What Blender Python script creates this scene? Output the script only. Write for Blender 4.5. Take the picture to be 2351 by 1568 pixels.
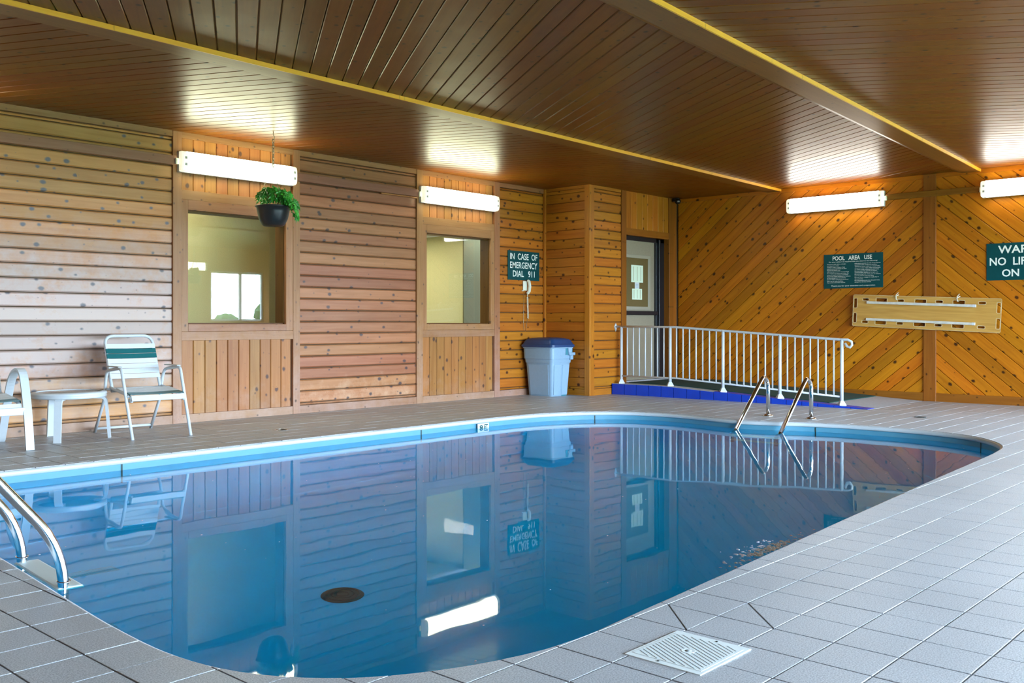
import bpy, bmesh, math, random
from mathutils import Vector, Matrix, Euler
random.seed(7)
S = bpy.context.scene
COL = S.collection
for _o in list(bpy.data.objects):
    bpy.data.objects.remove(_o)

# ------------------------------------------------------------------ camera, sky, exposure
YAW = math.radians(42.27)
cam = bpy.data.cameras.new('camera')
cam.sensor_width = 36.0
cam.lens = 2199.5 / 2351 * 36.0
cam.shift_y = -41.5 / 2351
cam.clip_start = 0.05
cam_o = bpy.data.objects.new('camera', cam)
cam_o.location = (0, 0, 1.0)
cam_o.rotation_euler = (math.pi / 2, 0, YAW - math.pi / 2)
COL.objects.link(cam_o)
S.camera = cam_o

SKY_STRENGTH = 29.0
LAMP_STRENGTH = 9.0
w = bpy.data.worlds.new('overcast_sky')
S.world = w
w.use_nodes = True
_bg = w.node_tree.nodes['Background']
_bg.inputs[0].default_value = (0.60, 0.80, 1.0, 1)
_bg.inputs[1].default_value = SKY_STRENGTH

S.view_settings.view_transform = 'Standard'
S.view_settings.look = 'None'
S.view_settings.gamma = 1.0
S.view_settings.use_curve_mapping = False
S.view_settings.exposure = 1.12
S.cycles.max_bounces = 6
S.cycles.diffuse_bounces = 3
S.cycles.glossy_bounces = 3
S.cycles.transmission_bounces = 4
S.cycles.transparent_max_bounces = 6

# room measurements (metres)
YL, XF, H = 8.92, 12.75, 2.92          # window wall, far wall, ceiling height
YO, XB, XE, YR = -3.9, -5.0, 16.5, 2.2  # opposite wall, rear wall, far end of the hall, return wall
WZ = -0.09                              # water level

# daylight windows of the opposite wall: x0, x1, z0, z1
DAY = [(1.2, 4.4, 0.15, 2.45), (5.2, 8.4, 0.15, 2.45), (9.0, 11.2, 0.15, 2.45), (12.85, 14.42, 1.06, 2.34)]
for a, b, c, d in DAY:
    L = bpy.data.lights.new('window_portal', 'AREA')
    L.shape = 'RECTANGLE'; L.size = b - a; L.size_y = d - c
    L.cycles.is_portal = True
    lo = bpy.data.objects.new('window_portal', L)
    lo.location = ((a + b) / 2, YO - 0.02, (c + d) / 2)
    lo.rotation_euler = (math.pi / 2, 0, 0)     # -Z of the lamp faces +Y, into the room
    COL.objects.link(lo)

L = bpy.data.lights.new('window_portal', 'AREA')       # the glazed end of the side hall
L.shape = 'RECTANGLE'; L.size = 5.5; L.size_y = 2.35
L.cycles.is_portal = True
lo = bpy.data.objects.new('window_portal', L)
lo.location = (XE + 0.02, -0.85, 1.325); lo.rotation_euler = (math.pi / 2, 0, math.pi / 2)
COL.objects.link(lo)

# ------------------------------------------------------------------ materials
def lin(r, g, b):
    f = lambda c: ((c / 255) / 12.92 if c / 255 <= 0.04045 else ((c / 255 + 0.055) / 1.055) ** 2.4)
    return (f(r), f(g), f(b), 1)

def new_mat(name):
    m = bpy.data.materials.new(name); m.use_nodes = True
    nt = m.node_tree
    return m, nt, nt.nodes['Principled BSDF']

def plain(name, col, rough=0.5, metal=0.0, noise=0.0, nscale=30.0, bump=0.0, spec=0.5):
    m, nt, p = new_mat(name)
    p.inputs['Roughness'].default_value = rough
    p.inputs['Metallic'].default_value = metal
    p.inputs['Specular IOR Level'].default_value = spec
    tc = nt.nodes.new('ShaderNodeTexCoord')
    nz = nt.nodes.new('ShaderNodeTexNoise'); nz.inputs['Scale'].default_value = nscale; nz.inputs['Detail'].default_value = 4
    nt.links.new(tc.outputs['Object'], nz.inputs['Vector'])
    rp = nt.nodes.new('ShaderNodeMapRange')
    rp.inputs['From Min'].default_value = 0.3; rp.inputs['From Max'].default_value = 0.7
    rp.inputs['To Min'].default_value = 1 - noise; rp.inputs['To Max'].default_value = 1 + noise
    nt.links.new(nz.outputs['Fac'], rp.inputs['Value'])
    mx = nt.nodes.new('ShaderNodeVectorMath'); mx.operation = 'SCALE'
    mx.inputs[0].default_value = col[:3]
    nt.links.new(rp.outputs['Result'], mx.inputs['Scale'])
    nt.links.new(mx.outputs['Vector'], p.inputs['Base Color'])
    if bump:
        bp = nt.nodes.new('ShaderNodeBump'); bp.inputs['Strength'].default_value = bump; bp.inputs['Distance'].default_value = 0.002
        nt.links.new(nz.outputs['Fac'], bp.inputs['Height']); nt.links.new(bp.outputs['Normal'], p.inputs['Normal'])
    return m

def wood(name, light, dark, knot, rough, tone=0.25, knot_amount=1.0, scuff_glare=None, spec=0.5, warp=0.0, scuff_glare_top=1.0, scuff_glare_range=(0.36, 0.62), glare_low=None, scuff_glare_max=0.75):
    """Knotty boards: local X runs along the board, Y across it."""
    m, nt, p = new_mat(name)
    N, Lk = nt.nodes.new, nt.links.new
    tc = N('ShaderNodeTexCoord'); oi = N('ShaderNodeObjectInfo')
    rv = N('ShaderNodeVectorMath'); rv.operation = 'SCALE'; rv.inputs[0].default_value = (37.0, 71.0, 53.0)
    Lk(oi.outputs['Random'], rv.inputs['Scale'])
    ad = N('ShaderNodeVectorMath'); ad.operation = 'ADD'
    Lk(tc.outputs['Object'], ad.inputs[0]); Lk(rv.outputs['Vector'], ad.inputs[1])
    st = N('ShaderNodeVectorMath'); st.operation = 'MULTIPLY'; st.inputs[1].default_value = (1.6, 26.0, 26.0)
    Lk(ad.outputs['Vector'], st.inputs[0])
    gr = N('ShaderNodeTexNoise'); gr.inputs['Scale'].default_value = 1.0; gr.inputs['Detail'].default_value = 5; gr.inputs['Distortion'].default_value = 0.8
    Lk(st.outputs['Vector'], gr.inputs['Vector'])
    g2 = N('ShaderNodeMapRange'); g2.inputs['From Min'].default_value = 0.3; g2.inputs['From Max'].default_value = 0.72
    Lk(gr.outputs['Fac'], g2.inputs['Value'])
    mix = N('ShaderNodeMix'); mix.data_type = 'RGBA'; mix.inputs['A'].default_value = light; mix.inputs['B'].default_value = dark
    Lk(g2.outputs['Result'], mix.inputs['Factor'])
    out = mix.outputs['Result']
    if scuff_glare:  # pale scuffs low down; on the window wall, painted daylight glare
        ge = N('ShaderNodeNewGeometry'); sx = N('ShaderNodeSeparateXYZ'); Lk(ge.outputs['Position'], sx.inputs['Vector'])
        zr = N('ShaderNodeMapRange'); zr.inputs['From Min'].default_value = scuff_glare_top; zr.inputs['From Max'].default_value = 0.05
        Lk(sx.outputs['Z'], zr.inputs['Value'])
        sn = N('ShaderNodeTexNoise'); sn.inputs['Scale'].default_value = 5.0; sn.inputs['Detail'].default_value = 8; sn.inputs['Roughness'].default_value = 0.7
        Lk(ge.outputs['Position'], sn.inputs['Vector'])
        mu = N('ShaderNodeMath'); mu.operation = 'MULTIPLY'; Lk(zr.outputs['Result'], mu.inputs[0]); Lk(sn.outputs['Fac'], mu.inputs[1])
        sm = N('ShaderNodeMapRange'); sm.inputs['From Min'].default_value = scuff_glare_range[0]; sm.inputs['From Max'].default_value = scuff_glare_range[1]; sm.inputs['To Max'].default_value = scuff_glare_max
        if glare_low:  # fades the painted glare band out again towards the floor
            lr = N('ShaderNodeMapRange'); lr.inputs['From Min'].default_value = glare_low[0]; lr.inputs['From Max'].default_value = glare_low[1]; lr.inputs['To Min'].default_value = 0.2
            Lk(sx.outputs['Z'], lr.inputs['Value'])
            m3 = N('ShaderNodeMath'); m3.operation = 'MULTIPLY'; Lk(mu.outputs['Value'], m3.inputs[0]); Lk(lr.outputs['Result'], m3.inputs[1]); mu = m3
        Lk(mu.outputs['Value'], sm.inputs['Value'])
        ms = N('ShaderNodeMix'); ms.data_type = 'RGBA'; ms.inputs['B'].default_value = scuff_glare
        Lk(sm.outputs['Result'], ms.inputs['Factor']); Lk(out, ms.inputs['A']); out = ms.outputs['Result']
    grain_col = out
    # knots
    kv = N('ShaderNodeVectorMath'); kv.operation = 'MULTIPLY'; kv.inputs[1].default_value = (6.2, 8.2, 0.0)
    kn = N('ShaderNodeTexNoise'); kn.inputs['Scale'].default_value = 28.0; kn.inputs['Detail'].default_value = 2
    Lk(ad.outputs['Vector'], kn.inputs['Vector'])
    ks = N('ShaderNodeVectorMath'); ks.operation = 'SCALE'; ks.inputs['Scale'].default_value = 0.012; Lk(kn.outputs['Color'], ks.inputs[0])
    ka = N('ShaderNodeVectorMath'); ka.operation = 'ADD'; Lk(ad.outputs['Vector'], ka.inputs[0]); Lk(ks.outputs['Vector'], ka.inputs[1])
    Lk(ka.outputs['Vector'], kv.inputs[0])
    vo = N('ShaderNodeTexVoronoi'); vo.voronoi_dimensions = '2D'; vo.inputs['Scale'].default_value = 1.0
    Lk(kv.outputs['Vector'], vo.inputs['Vector'])
    sep = N('ShaderNodeSeparateColor'); Lk(vo.outputs['Color'], sep.inputs['Color'])
    rad = N('ShaderNodeMapRange'); rad.inputs['From Min'].default_value = 0.42; rad.inputs['From Max'].default_value = 1.0
    rad.inputs['To Min'].default_value = 0.0; rad.inputs['To Max'].default_value = 0.15 * knot_amount
    Lk(sep.outputs['Red'], rad.inputs['Value'])
    sub = N('ShaderNodeMath'); sub.operation = 'SUBTRACT'; Lk(rad.outputs['Result'], sub.inputs[0]); Lk(vo.outputs['Distance'], sub.inputs[1])
    km = N('ShaderNodeMapRange'); km.inputs['From Min'].default_value = -0.05; km.inputs['From Max'].default_value = 0.05
    Lk(sub.outputs['Value'], km.inputs['Value'])
    mk = N('ShaderNodeMix'); mk.data_type = 'RGBA'; mk.inputs['B'].default_value = knot
    Lk(km.outputs['Result'], mk.inputs['Factor']); Lk(grain_col, mk.inputs['A'])
    # per-board tone
    hs = N('ShaderNodeHueSaturation')
    wn = N('ShaderNodeTexWhiteNoise'); wn.noise_dimensions = '1D'; Lk(oi.outputs['Random'], wn.inputs['W'])
    tv = N('ShaderNodeMapRange'); tv.inputs['To Min'].default_value = 1 - tone; tv.inputs['To Max'].default_value = 1 + tone
    Lk(wn.outputs['Value'], tv.inputs['Value']); Lk(tv.outputs['Result'], hs.inputs['Value'])
    tv2 = N('ShaderNodeMapRange'); tv2.inputs['To Min'].default_value = 0.490; tv2.inputs['To Max'].default_value = 0.506
    Lk(oi.outputs['Random'], tv2.inputs['Value']); Lk(tv2.outputs['Result'], hs.inputs['Hue'])
    Lk(mk.outputs['Result'], hs.inputs['Color'])
    out = hs.outputs['Color']
    Lk(out, p.inputs['Base Color'])
    p.inputs['Roughness'].default_value = rough
    p.inputs['Specular IOR Level'].default_value = spec
    bp = N('ShaderNodeBump'); bp.inputs['Strength'].default_value = 0.12; bp.inputs['Distance'].default_value = 0.003
    Lk(gr.outputs['Fac'], bp.inputs['Height'])
    nrm = bp.outputs['Normal']
    if warp:
        wv = N('ShaderNodeTexNoise'); wv.inputs['Scale'].default_value = 2.2; wv.inputs['Detail'].default_value = 2
        Lk(ad.outputs['Vector'], wv.inputs['Vector'])
        b2 = N('ShaderNodeBump'); b2.inputs['Strength'].default_value = warp; b2.inputs['Distance'].default_value = 0.02
        Lk(wv.outputs['Fac'], b2.inputs['Height']); Lk(nrm, b2.inputs['Normal']); nrm = b2.outputs['Normal']
    Lk(nrm, p.inputs['Normal'])
    return m

M = {}
GLARE_PALE = (0.50, 0.385, 0.345, 1)  # window glare on the plank wall, painted as a pale mid-height band
M['wood_window_wall'] = wood('glare_painted_honey_pine', (0.58, 0.275, 0.085, 1), (0.46, 0.195, 0.052, 1), (0.14, 0.115, 0.12, 1), 0.40, 0.16, 1.15, scuff_glare=GLARE_PALE, scuff_glare_top=2.25, scuff_glare_range=(0.06, 0.22), scuff_glare_max=0.85, glare_low=(0.25, 1.15), spec=0.35)
M['wood_window_wall_b'] = wood('weathered_brown_pine', (0.42, 0.172, 0.075, 1), (0.32, 0.118, 0.044, 1), (0.085, 0.05, 0.045, 1), 0.40, 0.18, 1.1, scuff_glare=(0.56, 0.34, 0.21, 1), spec=0.35)
M['wood_window_trim'] = wood('honey_pine_trim', (0.38, 0.178, 0.070, 1), (0.30, 0.125, 0.042, 1), (0.10, 0.055, 0.035, 1), 0.42, 0.08, 0.6, scuff_glare=(0.52, 0.36, 0.31, 1), scuff_glare_top=1.9, scuff_glare_range=(0.2, 0.62), scuff_glare_max=0.55, spec=0.35)
M['wood_bay'] = wood('honey_pine_bay', (0.41, 0.175, 0.048, 1), (0.325, 0.124, 0.028, 1), (0.10, 0.045, 0.026, 1), 0.42, 0.12, 1.1, scuff_glare=(0.44, 0.29, 0.20, 1), scuff_glare_max=0.4, spec=0.35)
M['wood_far'] = wood('amber_cedar', (0.52, 0.175, 0.006, 1), (0.39, 0.115, 0.003, 1), (0.06, 0.018, 0.003, 1), 0.38, 0.20, 1.15, spec=0.25)
M['wood_far_trim'] = wood('brown_cedar_trim', (0.30, 0.112, 0.011, 1), (0.23, 0.078, 0.007, 1), (0.06, 0.02, 0.005, 1), 0.4, 0.10, 0.6, spec=0.25)
M['wood_fascia'] = wood('dull_brown_board', (0.34, 0.145, 0.085, 1), (0.28, 0.11, 0.06, 1), (0.10, 0.05, 0.03, 1), 0.45, 0.08, 0.4, spec=0.3)
M['wood_alcove'] = wood('orange_cedar', (0.49, 0.175, 0.016, 1), (0.37, 0.118, 0.009, 1), (0.08, 0.024, 0.006, 1), 0.4, 0.13, 1.15, spec=0.25)
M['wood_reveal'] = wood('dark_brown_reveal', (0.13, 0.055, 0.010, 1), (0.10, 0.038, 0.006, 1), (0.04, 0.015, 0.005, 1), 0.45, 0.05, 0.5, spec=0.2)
M['wood_ceiling'] = wood('varnished_ceiling_pine', (0.185, 0.058, 0.003, 1), (0.140, 0.040, 0.002, 1), (0.04, 0.012, 0.003, 1), 0.34, 0.08, 0.9, warp=0.25, spec=0.18)
M['wood_batten'] = wood('ceiling_batten_pine', (0.22, 0.092, 0.014, 1), (0.17, 0.066, 0.009, 1), (0.06, 0.022, 0.005, 1), 0.34, 0.05, 0.5, spec=0.25)
M['wood_batten_lit_edge'] = wood('daylight_toned_batten_edge', (0.90, 0.42, 0.03, 1), (0.80, 0.34, 0.02, 1), (0.3, 0.14, 0.02, 1), 0.4, 0.05, 0.3)  # daylight on the batten's side face, put into a brighter wood colour
M['gap'] = plain('dark_board_gap', (0.07, 0.035, 0.012, 1), 0.8)
M['white_metal'] = plain('white_enamel', (0.60, 0.63, 0.65, 1), 0.3, noise=0.02)
M['white_strap'] = plain('white_vinyl_strap', (0.66, 0.68, 0.69, 1), 0.42, noise=0.02)
M['green_strap'] = plain('teal_vinyl_strap', (0.006, 0.11, 0.115, 1), 0.35, noise=0.05)
M['arm_grey'] = plain('grey_arm_cap', (0.52, 0.53, 0.52, 1), 0.45)
M['steel'] = plain('polished_steel', (0.72, 0.74, 0.76, 1), 0.13, 1.0, noise=0.02)
M['sign_green'] = plain('dark_teal_sign', (0.002, 0.062, 0.066, 1), 0.45, noise=0.05, spec=0.2)
M['sign_white'] = plain('white_letters', (0.85, 0.88, 0.80, 1), 0.5)
M['bin_grey'] = plain('blue_grey_plastic', (0.26, 0.40, 0.54, 1), 0.42, noise=0.03)
M['bin_panel'] = plain('blue_grey_plastic_panel', (0.29, 0.44, 0.59, 1), 0.40, noise=0.03)
M['bin_lid'] = plain('navy_plastic', (0.012, 0.05, 0.16, 1), 0.4, noise=0.06)
M['bin_teal'] = plain('teal_shade_plastic', (0.06, 0.24, 0.30, 1), 0.4)
M['cream'] = plain('cream_plastic', (0.78, 0.77, 0.62, 1), 0.35)
M['black'] = plain('black_painted_metal', (0.012, 0.012, 0.016, 1), 0.35)
M['table_glass'] = plain('smoked_table_acrylic', (0.30, 0.27, 0.24, 1), 0.25)
M['pot'] = plain('black_plastic_pot', (0.016, 0.015, 0.017, 1), 0.4)
M['soil'] = plain('potting_soil', (0.05, 0.03, 0.018, 1), 0.9, noise=0.3)
M['chain'] = plain('tarnished_chain', (0.32, 0.29, 0.20, 1), 0.4, 0.7)
M['stem'] = plain('pale_stem', (0.42, 0.42, 0.14, 1), 0.5)
M['door_skin'] = plain('taupe_door', (0.30, 0.255, 0.18, 1), 0.5, noise=0.06, nscale=60)
M['door_moulding'] = plain('grey_taupe_moulding', (0.36, 0.32, 0.245, 1), 0.45)
M['door_lite'] = plain('brown_obscured_lite', (0.15, 0.11, 0.045, 1), 0.12, noise=0.06, nscale=80)
M['paper'] = plain('pale_paper', (0.72, 0.84, 0.66, 1), 0.7)
M['paper_line'] = plain('dull_print', (0.33, 0.32, 0.16, 1), 0.7)
M['blue_tile'] = plain('cobalt_tile', (0.003, 0.055, 0.55, 1), 0.32, noise=0.06, nscale=6)
M['green_carpet'] = plain('dark_green_carpet', (0.003, 0.045, 0.035, 1), 0.95, noise=0.25, nscale=200)
M['concrete'] = plain('pale_concrete', (0.42, 0.43, 0.46, 1), 0.7, noise=0.1)
M['coping'] = plain('white_coping', (0.52, 0.55, 0.57, 1), 0.4, noise=0.03, nscale=8)
M['liner'] = plain('pale_blue_liner', (0.085, 0.27, 0.38, 1), 0.5, noise=0.04, nscale=5)
M['pool_floor'] = plain('blue_pool_floor', (0.0, 0.46, 0.72, 1), 0.6, noise=0.04, nscale=2)
M['drain_dark'] = plain('dark_drain', (0.015, 0.02, 0.02, 1), 0.6)
M['drain_green'] = plain('dark_green_grate', (0.012, 0.035, 0.03, 1), 0.6)
M['tread'] = plain('pale_step_plastic', (0.66, 0.72, 0.70, 1), 0.5)
M['skimmer'] = plain('ivory_lid_plastic', (0.74, 0.79, 0.78, 1), 0.45, noise=0.02)
M['groove'] = plain('lid_groove', (0.30, 0.34, 0.36, 1), 0.7)
M['spine_board'] = wood('varnished_plywood', (0.66, 0.35, 0.085, 1), (0.50, 0.235, 0.045, 1), (0.36, 0.18, 0.05, 1), 0.35, 0.03, 0.2)
M['pale_wood'] = plain('raw_pale_wood', (0.66, 0.52, 0.30, 1), 0.6, noise=0.1)
M['runner'] = plain('grey_white_runner', (0.66, 0.62, 0.54, 1), 0.5, noise=0.08)
M['inner_wall'] = plain('beige_wallpaper', (0.52, 0.47, 0.23, 1), 0.8, noise=0.05, nscale=90)
M['inner_wall_shaded'] = plain('shade_toned_beige_wallpaper', (0.12, 0.11, 0.045, 1), 0.8, noise=0.05, nscale=90)  # darker copy of the beige paper, with the averted wall's shade painted in
M['white_paint'] = plain('white_paint', (0.8, 0.8, 0.78, 1), 0.6)
M['pale_paint'] = plain('pale_wall_paint', (0.55, 0.56, 0.56, 1), 0.7)
M['grass'] = plain('lawn', (0.06, 0.13, 0.03, 1), 0.9, noise=0.3, nscale=3)
M['crown'] = plain('tree_leaves', (0.03, 0.08, 0.02, 1), 0.9, noise=0.4, nscale=5)
M['bark'] = plain('bark', (0.07, 0.05, 0.035, 1), 0.9, noise=0.3)
M['backer'] = M['gap']

def leaf_mat():
    m, nt, p = new_mat('ivy_leaf')
    oi = nt.nodes.new('ShaderNodeObjectInfo')
    mx = nt.nodes.new('ShaderNodeMix'); mx.data_type = 'RGBA'
    mx.inputs['A'].default_value = (0.012, 0.16, 0.012, 1); mx.inputs['B'].default_value = (0.07, 0.42, 0.035, 1)
    nt.links.new(oi.outputs['Random'], mx.inputs['Factor']); nt.links.new(mx.outputs['Result'], p.inputs['Base Color'])
    p.inputs['Roughness'].default_value = 0.4
    return m
M['leaf'] = leaf_mat()

def tile_mat(name, a, b, rough):
    m, nt, p = new_mat(name)
    N, Lk = nt.nodes.new, nt.links.new
    ge = N('ShaderNodeNewGeometry')
    n1 = N('ShaderNodeTexNoise'); n1.inputs['Scale'].default_value = 210; n1.inputs['Detail'].default_value = 3
    n2 = N('ShaderNodeTexNoise'); n2.inputs['Scale'].default_value = 1.3; n2.inputs['Detail'].default_value = 3
    Lk(ge.outputs['Position'], n1.inputs['Vector']); Lk(ge.outputs['Position'], n2.inputs['Vector'])
    mr = N('ShaderNodeMapRange'); mr.inputs['From Min'].default_value = 0.36; mr.inputs['From Max'].default_value = 0.62
    Lk(n1.outputs['Fac'], mr.inputs['Value'])
    mx = N('ShaderNodeMix'); mx.data_type = 'RGBA'; mx.inputs['A'].default_value = a; mx.inputs['B'].default_value = b
    Lk(mr.outputs['Result'], mx.inputs['Factor'])
    m2 = N('ShaderNodeMapRange'); m2.inputs['From Min'].default_value = 0.3; m2.inputs['From Max'].default_value = 0.7; m2.inputs['To Min'].default_value = 0.92; m2.inputs['To Max'].default_value = 1.05
    Lk(n2.outputs['Fac'], m2.inputs['Value'])
    sc = N('ShaderNodeVectorMath'); sc.operation = 'SCALE'; Lk(mx.outputs['Result'], sc.inputs[0]); Lk(m2.outputs['Result'], sc.inputs['Scale'])
    Lk(sc.outputs['Vector'], p.inputs['Base Color'])
    p.inputs['Roughness'].default_value = rough
    bp = N('ShaderNodeBump'); bp.inputs['Strength'].default_value = 0.15; bp.inputs['Distance'].default_value = 0.001
    Lk(n1.outputs['Fac'], bp.inputs['Height']); Lk(bp.outputs['Normal'], p.inputs['Normal'])
    return m
M['tile'] = tile_mat('speckled_grey_tile', (0.29, 0.30, 0.32, 1), (0.53, 0.54, 0.56, 1), 0.42)
M['grout'] = plain('grey_grout', (0.22, 0.22, 0.23, 1), 0.8, noise=0.15)

def see_through(name, tint, ior, bump=None, rough=0.0):
    """clear sheet: mirror by Fresnel over tinted straight transmission"""
    m, nt, p = new_mat(name)
    N, Lk = nt.nodes.new, nt.links.new
    nt.nodes.remove(p)
    out = nt.nodes['Material Output']
    tr = N('ShaderNodeBsdfTransparent'); tr.inputs['Color'].default_value = tint
    gl = N('ShaderNodeBsdfGlossy'); gl.inputs['Roughness'].default_value = rough
    fr = N('ShaderNodeFresnel'); fr.inputs['IOR'].default_value = ior
    mx = N('ShaderNodeMixShader')
    Lk(fr.outputs['Fac'], mx.inputs['Fac']); Lk(tr.outputs['BSDF'], mx.inputs[1]); Lk(gl.outputs['BSDF'], mx.inputs[2])
    Lk(mx.outputs['Shader'], out.inputs['Surface'])
    if bump:
        ge = N('ShaderNodeNewGeometry')
        mp = N('ShaderNodeVectorMath'); mp.operation = 'MULTIPLY'; mp.inputs[1].default_value = (1, 1, 0); Lk(ge.outputs['Position'], mp.inputs[0])
        nz = N('ShaderNodeTexNoise'); nz.inputs['Scale'].default_value = bump[0]; nz.inputs['Detail'].default_value = 2
        Lk(mp.outputs['Vector'], nz.inputs['Vector'])
        bp = N('ShaderNodeBump'); bp.inputs['Strength'].default_value = 1.0; bp.inputs['Distance'].default_value = bump[1]
        Lk(nz.outputs['Fac'], bp.inputs['Height'])
        Lk(bp.outputs['Normal'], gl.inputs['Normal']); Lk(bp.outputs['Normal'], fr.inputs['Normal'])
    return m
def water_mat():
    m, nt, p = new_mat('pool_water')
    N, Lk = nt.nodes.new, nt.links.new
    p.inputs['Base Color'].default_value = (0.05, 0.84, 1.0, 1)
    p.inputs['Roughness'].default_value = 0.02
    p.inputs['IOR'].default_value = 1.2
    p.inputs['Transmission Weight'].default_value = 1.0
    ge = N('ShaderNodeNewGeometry')
    mp = N('ShaderNodeVectorMath'); mp.operation = 'MULTIPLY'; mp.inputs[1].default_value = (1, 1, 0); Lk(ge.outputs['Position'], mp.inputs[0])
    nz = N('ShaderNodeTexNoise'); nz.inputs['Scale'].default_value = 1.8; nz.inputs['Detail'].default_value = 2
    Lk(mp.outputs['Vector'], nz.inputs['Vector'])
    bp = N('ShaderNodeBump'); bp.inputs['Strength'].default_value = 1.0; bp.inputs['Distance'].default_value = 0.0009
    Lk(nz.outputs['Fac'], bp.inputs['Height']); Lk(bp.outputs['Normal'], p.inputs['Normal'])
    return m
M['water'] = water_mat()
M['glass'] = see_through('window_glass', (0.93, 0.96, 0.94, 1), 1.75)
M['clear_glass'] = see_through('clear_glass', (0.97, 0.98, 0.98, 1), 1.45)

def emit(name, col, strength):
    m, nt, p = new_mat(name)
    p.inputs['Base Color'].default_value = (0.9, 0.9, 0.85, 1)
    p.inputs['Emission Color'].default_value = col
    p.inputs['Emission Strength'].default_value = strength
    return m
M['lamp'] = emit('lit_fluorescent_lens', (0.97, 1.0, 0.66, 1), LAMP_STRENGTH)
M['lamp_far'] = emit('lit_neutral_fluorescent_lens', (1.0, 0.97, 0.86, 1), LAMP_STRENGTH)
M['lamp_end'] = emit('lens_end_plastic', (1.0, 0.97, 0.72, 1), 0.35)
M['socket'] = plain('grey_tube_socket', (0.5, 0.5, 0.46, 1), 0.5)
M['ceil_lamp'] = emit('office_ceiling_panel', (1.0, 0.93, 0.72, 1), 6.5)
M['ceil_lamp_dim'] = emit('hallway_ceiling_panel', (1.0, 0.93, 0.72, 1), 6.5)

# ------------------------------------------------------------------ builders
def link(o, parent=None):
    COL.objects.link(o)
    if parent is not None:
        o.parent = parent
    return o

def mk(name, verts, faces, mat, parent=None, smooth=False, mtx=None):
    me = bpy.data.meshes.new(name)
    me.from_pydata([tuple(v) for v in verts], [], faces)
    me.materials.append(M[mat] if isinstance(mat, str) else mat)
    if smooth:
        for p in me.polygons: p.use_smooth = True
    me.update()
    o = bpy.data.objects.new(name, me)
    link(o, parent)
    if mtx is not None: o.matrix_local = mtx
    return o

def from_bm(name, bm, mat, parent=None, smooth=False, mtx=None, angle=None):
    me = bpy.data.meshes.new(name)
    bmesh.ops.recalc_face_normals(bm, faces=bm.faces[:])
    bm.to_mesh(me); bm.free()
    me.materials.append(M[mat] if isinstance(mat, str) else mat)
    if smooth:
        for p in me.polygons: p.use_smooth = True
        if angle is not None and hasattr(me, 'set_sharp_from_angle'):
            me.set_sharp_from_angle(angle=math.radians(angle))
    o = bpy.data.objects.new(name, me)
    link(o, parent)
    if mtx is not None: o.matrix_local = mtx
    return o

def tag(o, label=None, cat=None, group=None, kind=None):
    if label: o['label'] = label
    if cat: o['category'] = cat
    if group: o['group'] = group
    if kind: o['kind'] = kind
    return o

def thing(name, label, cat, loc=(0, 0, 0), rz=0.0, group=None, kind=None):
    o = bpy.data.objects.new(name, None)
    o.empty_display_size = 0.1
    o.location = loc; o.rotation_euler = (0, 0, rz)
    COL.objects.link(o)
    return tag(o, label, cat, group, kind)

def bm_box(bm, x0, x1, y0, y1, z0, z1, mtx=None):
    vs = [bm.verts.new(Vector(c) if mtx is None else mtx @ Vector(c)) for c in
          [(x0, y0, z0), (x1, y0, z0), (x1, y1, z0), (x0, y1, z0), (x0, y0, z1), (x1, y0, z1), (x1, y1, z1), (x0, y1, z1)]]
    fs = [bm.faces.new([vs[i] for i in q]) for q in [(0, 3, 2, 1), (4, 5, 6, 7), (0, 1, 5, 4), (1, 2, 6, 5), (2, 3, 7, 6), (3, 0, 4, 7)]]
    return vs, fs

def box(name, b, mat, parent=None, bevel=0.0, seg=1, mtx=None):
    """box with its origin in its middle and its long side along local X (for wood grain)"""
    x0, x1, y0, y1, z0, z1 = b
    c = Vector(((x0 + x1) / 2, (y0 + y1) / 2, (z0 + z1) / 2))
    d = [x1 - x0, y1 - y0, z1 - z0]
    k = d.index(max(d))
    if k == 0: R = Matrix.Identity(3); e = d
    elif k == 1: R = Matrix(((0, -1, 0), (1, 0, 0), (0, 0, 1))); e = [d[1], d[0], d[2]]
    else:
        R = Matrix(((0, 0, 1), (0, 1, 0), (-1, 0, 0))); R = Matrix(((0, 0, -1), (0, 1, 0), (1, 0, 0))); e = [d[2], d[1], d[0]]
    # the wider of the two short sides should lie on local Y
    if e[2] > e[1]:
        R = R @ Matrix(((1, 0, 0), (0, 0, -1), (0, 1, 0))); e = [e[0], e[2], e[1]]
    bm = bmesh.new()
    bm_box(bm, -e[0] / 2, e[0] / 2, -e[1] / 2, e[1] / 2, -e[2] / 2, e[2] / 2)
    if bevel:
        bmesh.ops.bevel(bm, geom=bm.edges[:], offset=bevel, segments=seg, affect='EDGES', profile=0.5)
    T = Matrix.Translation(c) @ R.to_4x4()
    if mtx is not None: T = mtx @ T
    return from_bm(name, bm, mat, parent, mtx=T)

def boxes(name, lst, mat, parent=None):
    bm = bmesh.new()
    for b in lst: bm_box(bm, *b)
    return from_bm(name, bm, mat, parent)

def fillet(pts, r, n=6):
    pts = [Vector(p) for p in pts]
    rs = r if isinstance(r, (list, tuple)) else [r] * len(pts)
    out = [pts[0]]
    for i in range(1, len(pts) - 1):
        a, b, c = pts[i - 1], pts[i], pts[i + 1]
        d1, d2 = (a - b), (c - b)
        cut = min(rs[i], d1.length * 0.49, d2.length * 0.49)
        p, q = b + d1.normalized() * cut, b + d2.normalized() * cut
        for k in range(n + 1):
            t = k / n
            out.append(p * (1 - t) ** 2 + b * 2 * t * (1 - t) + q * t * t)
    out.append(pts[-1])
    return out

def circle_profile(r, n=10):
    return [(r * math.cos(2 * math.pi * k / n), r * math.sin(2 * math.pi * k / n)) for k in range(n)]

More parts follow.
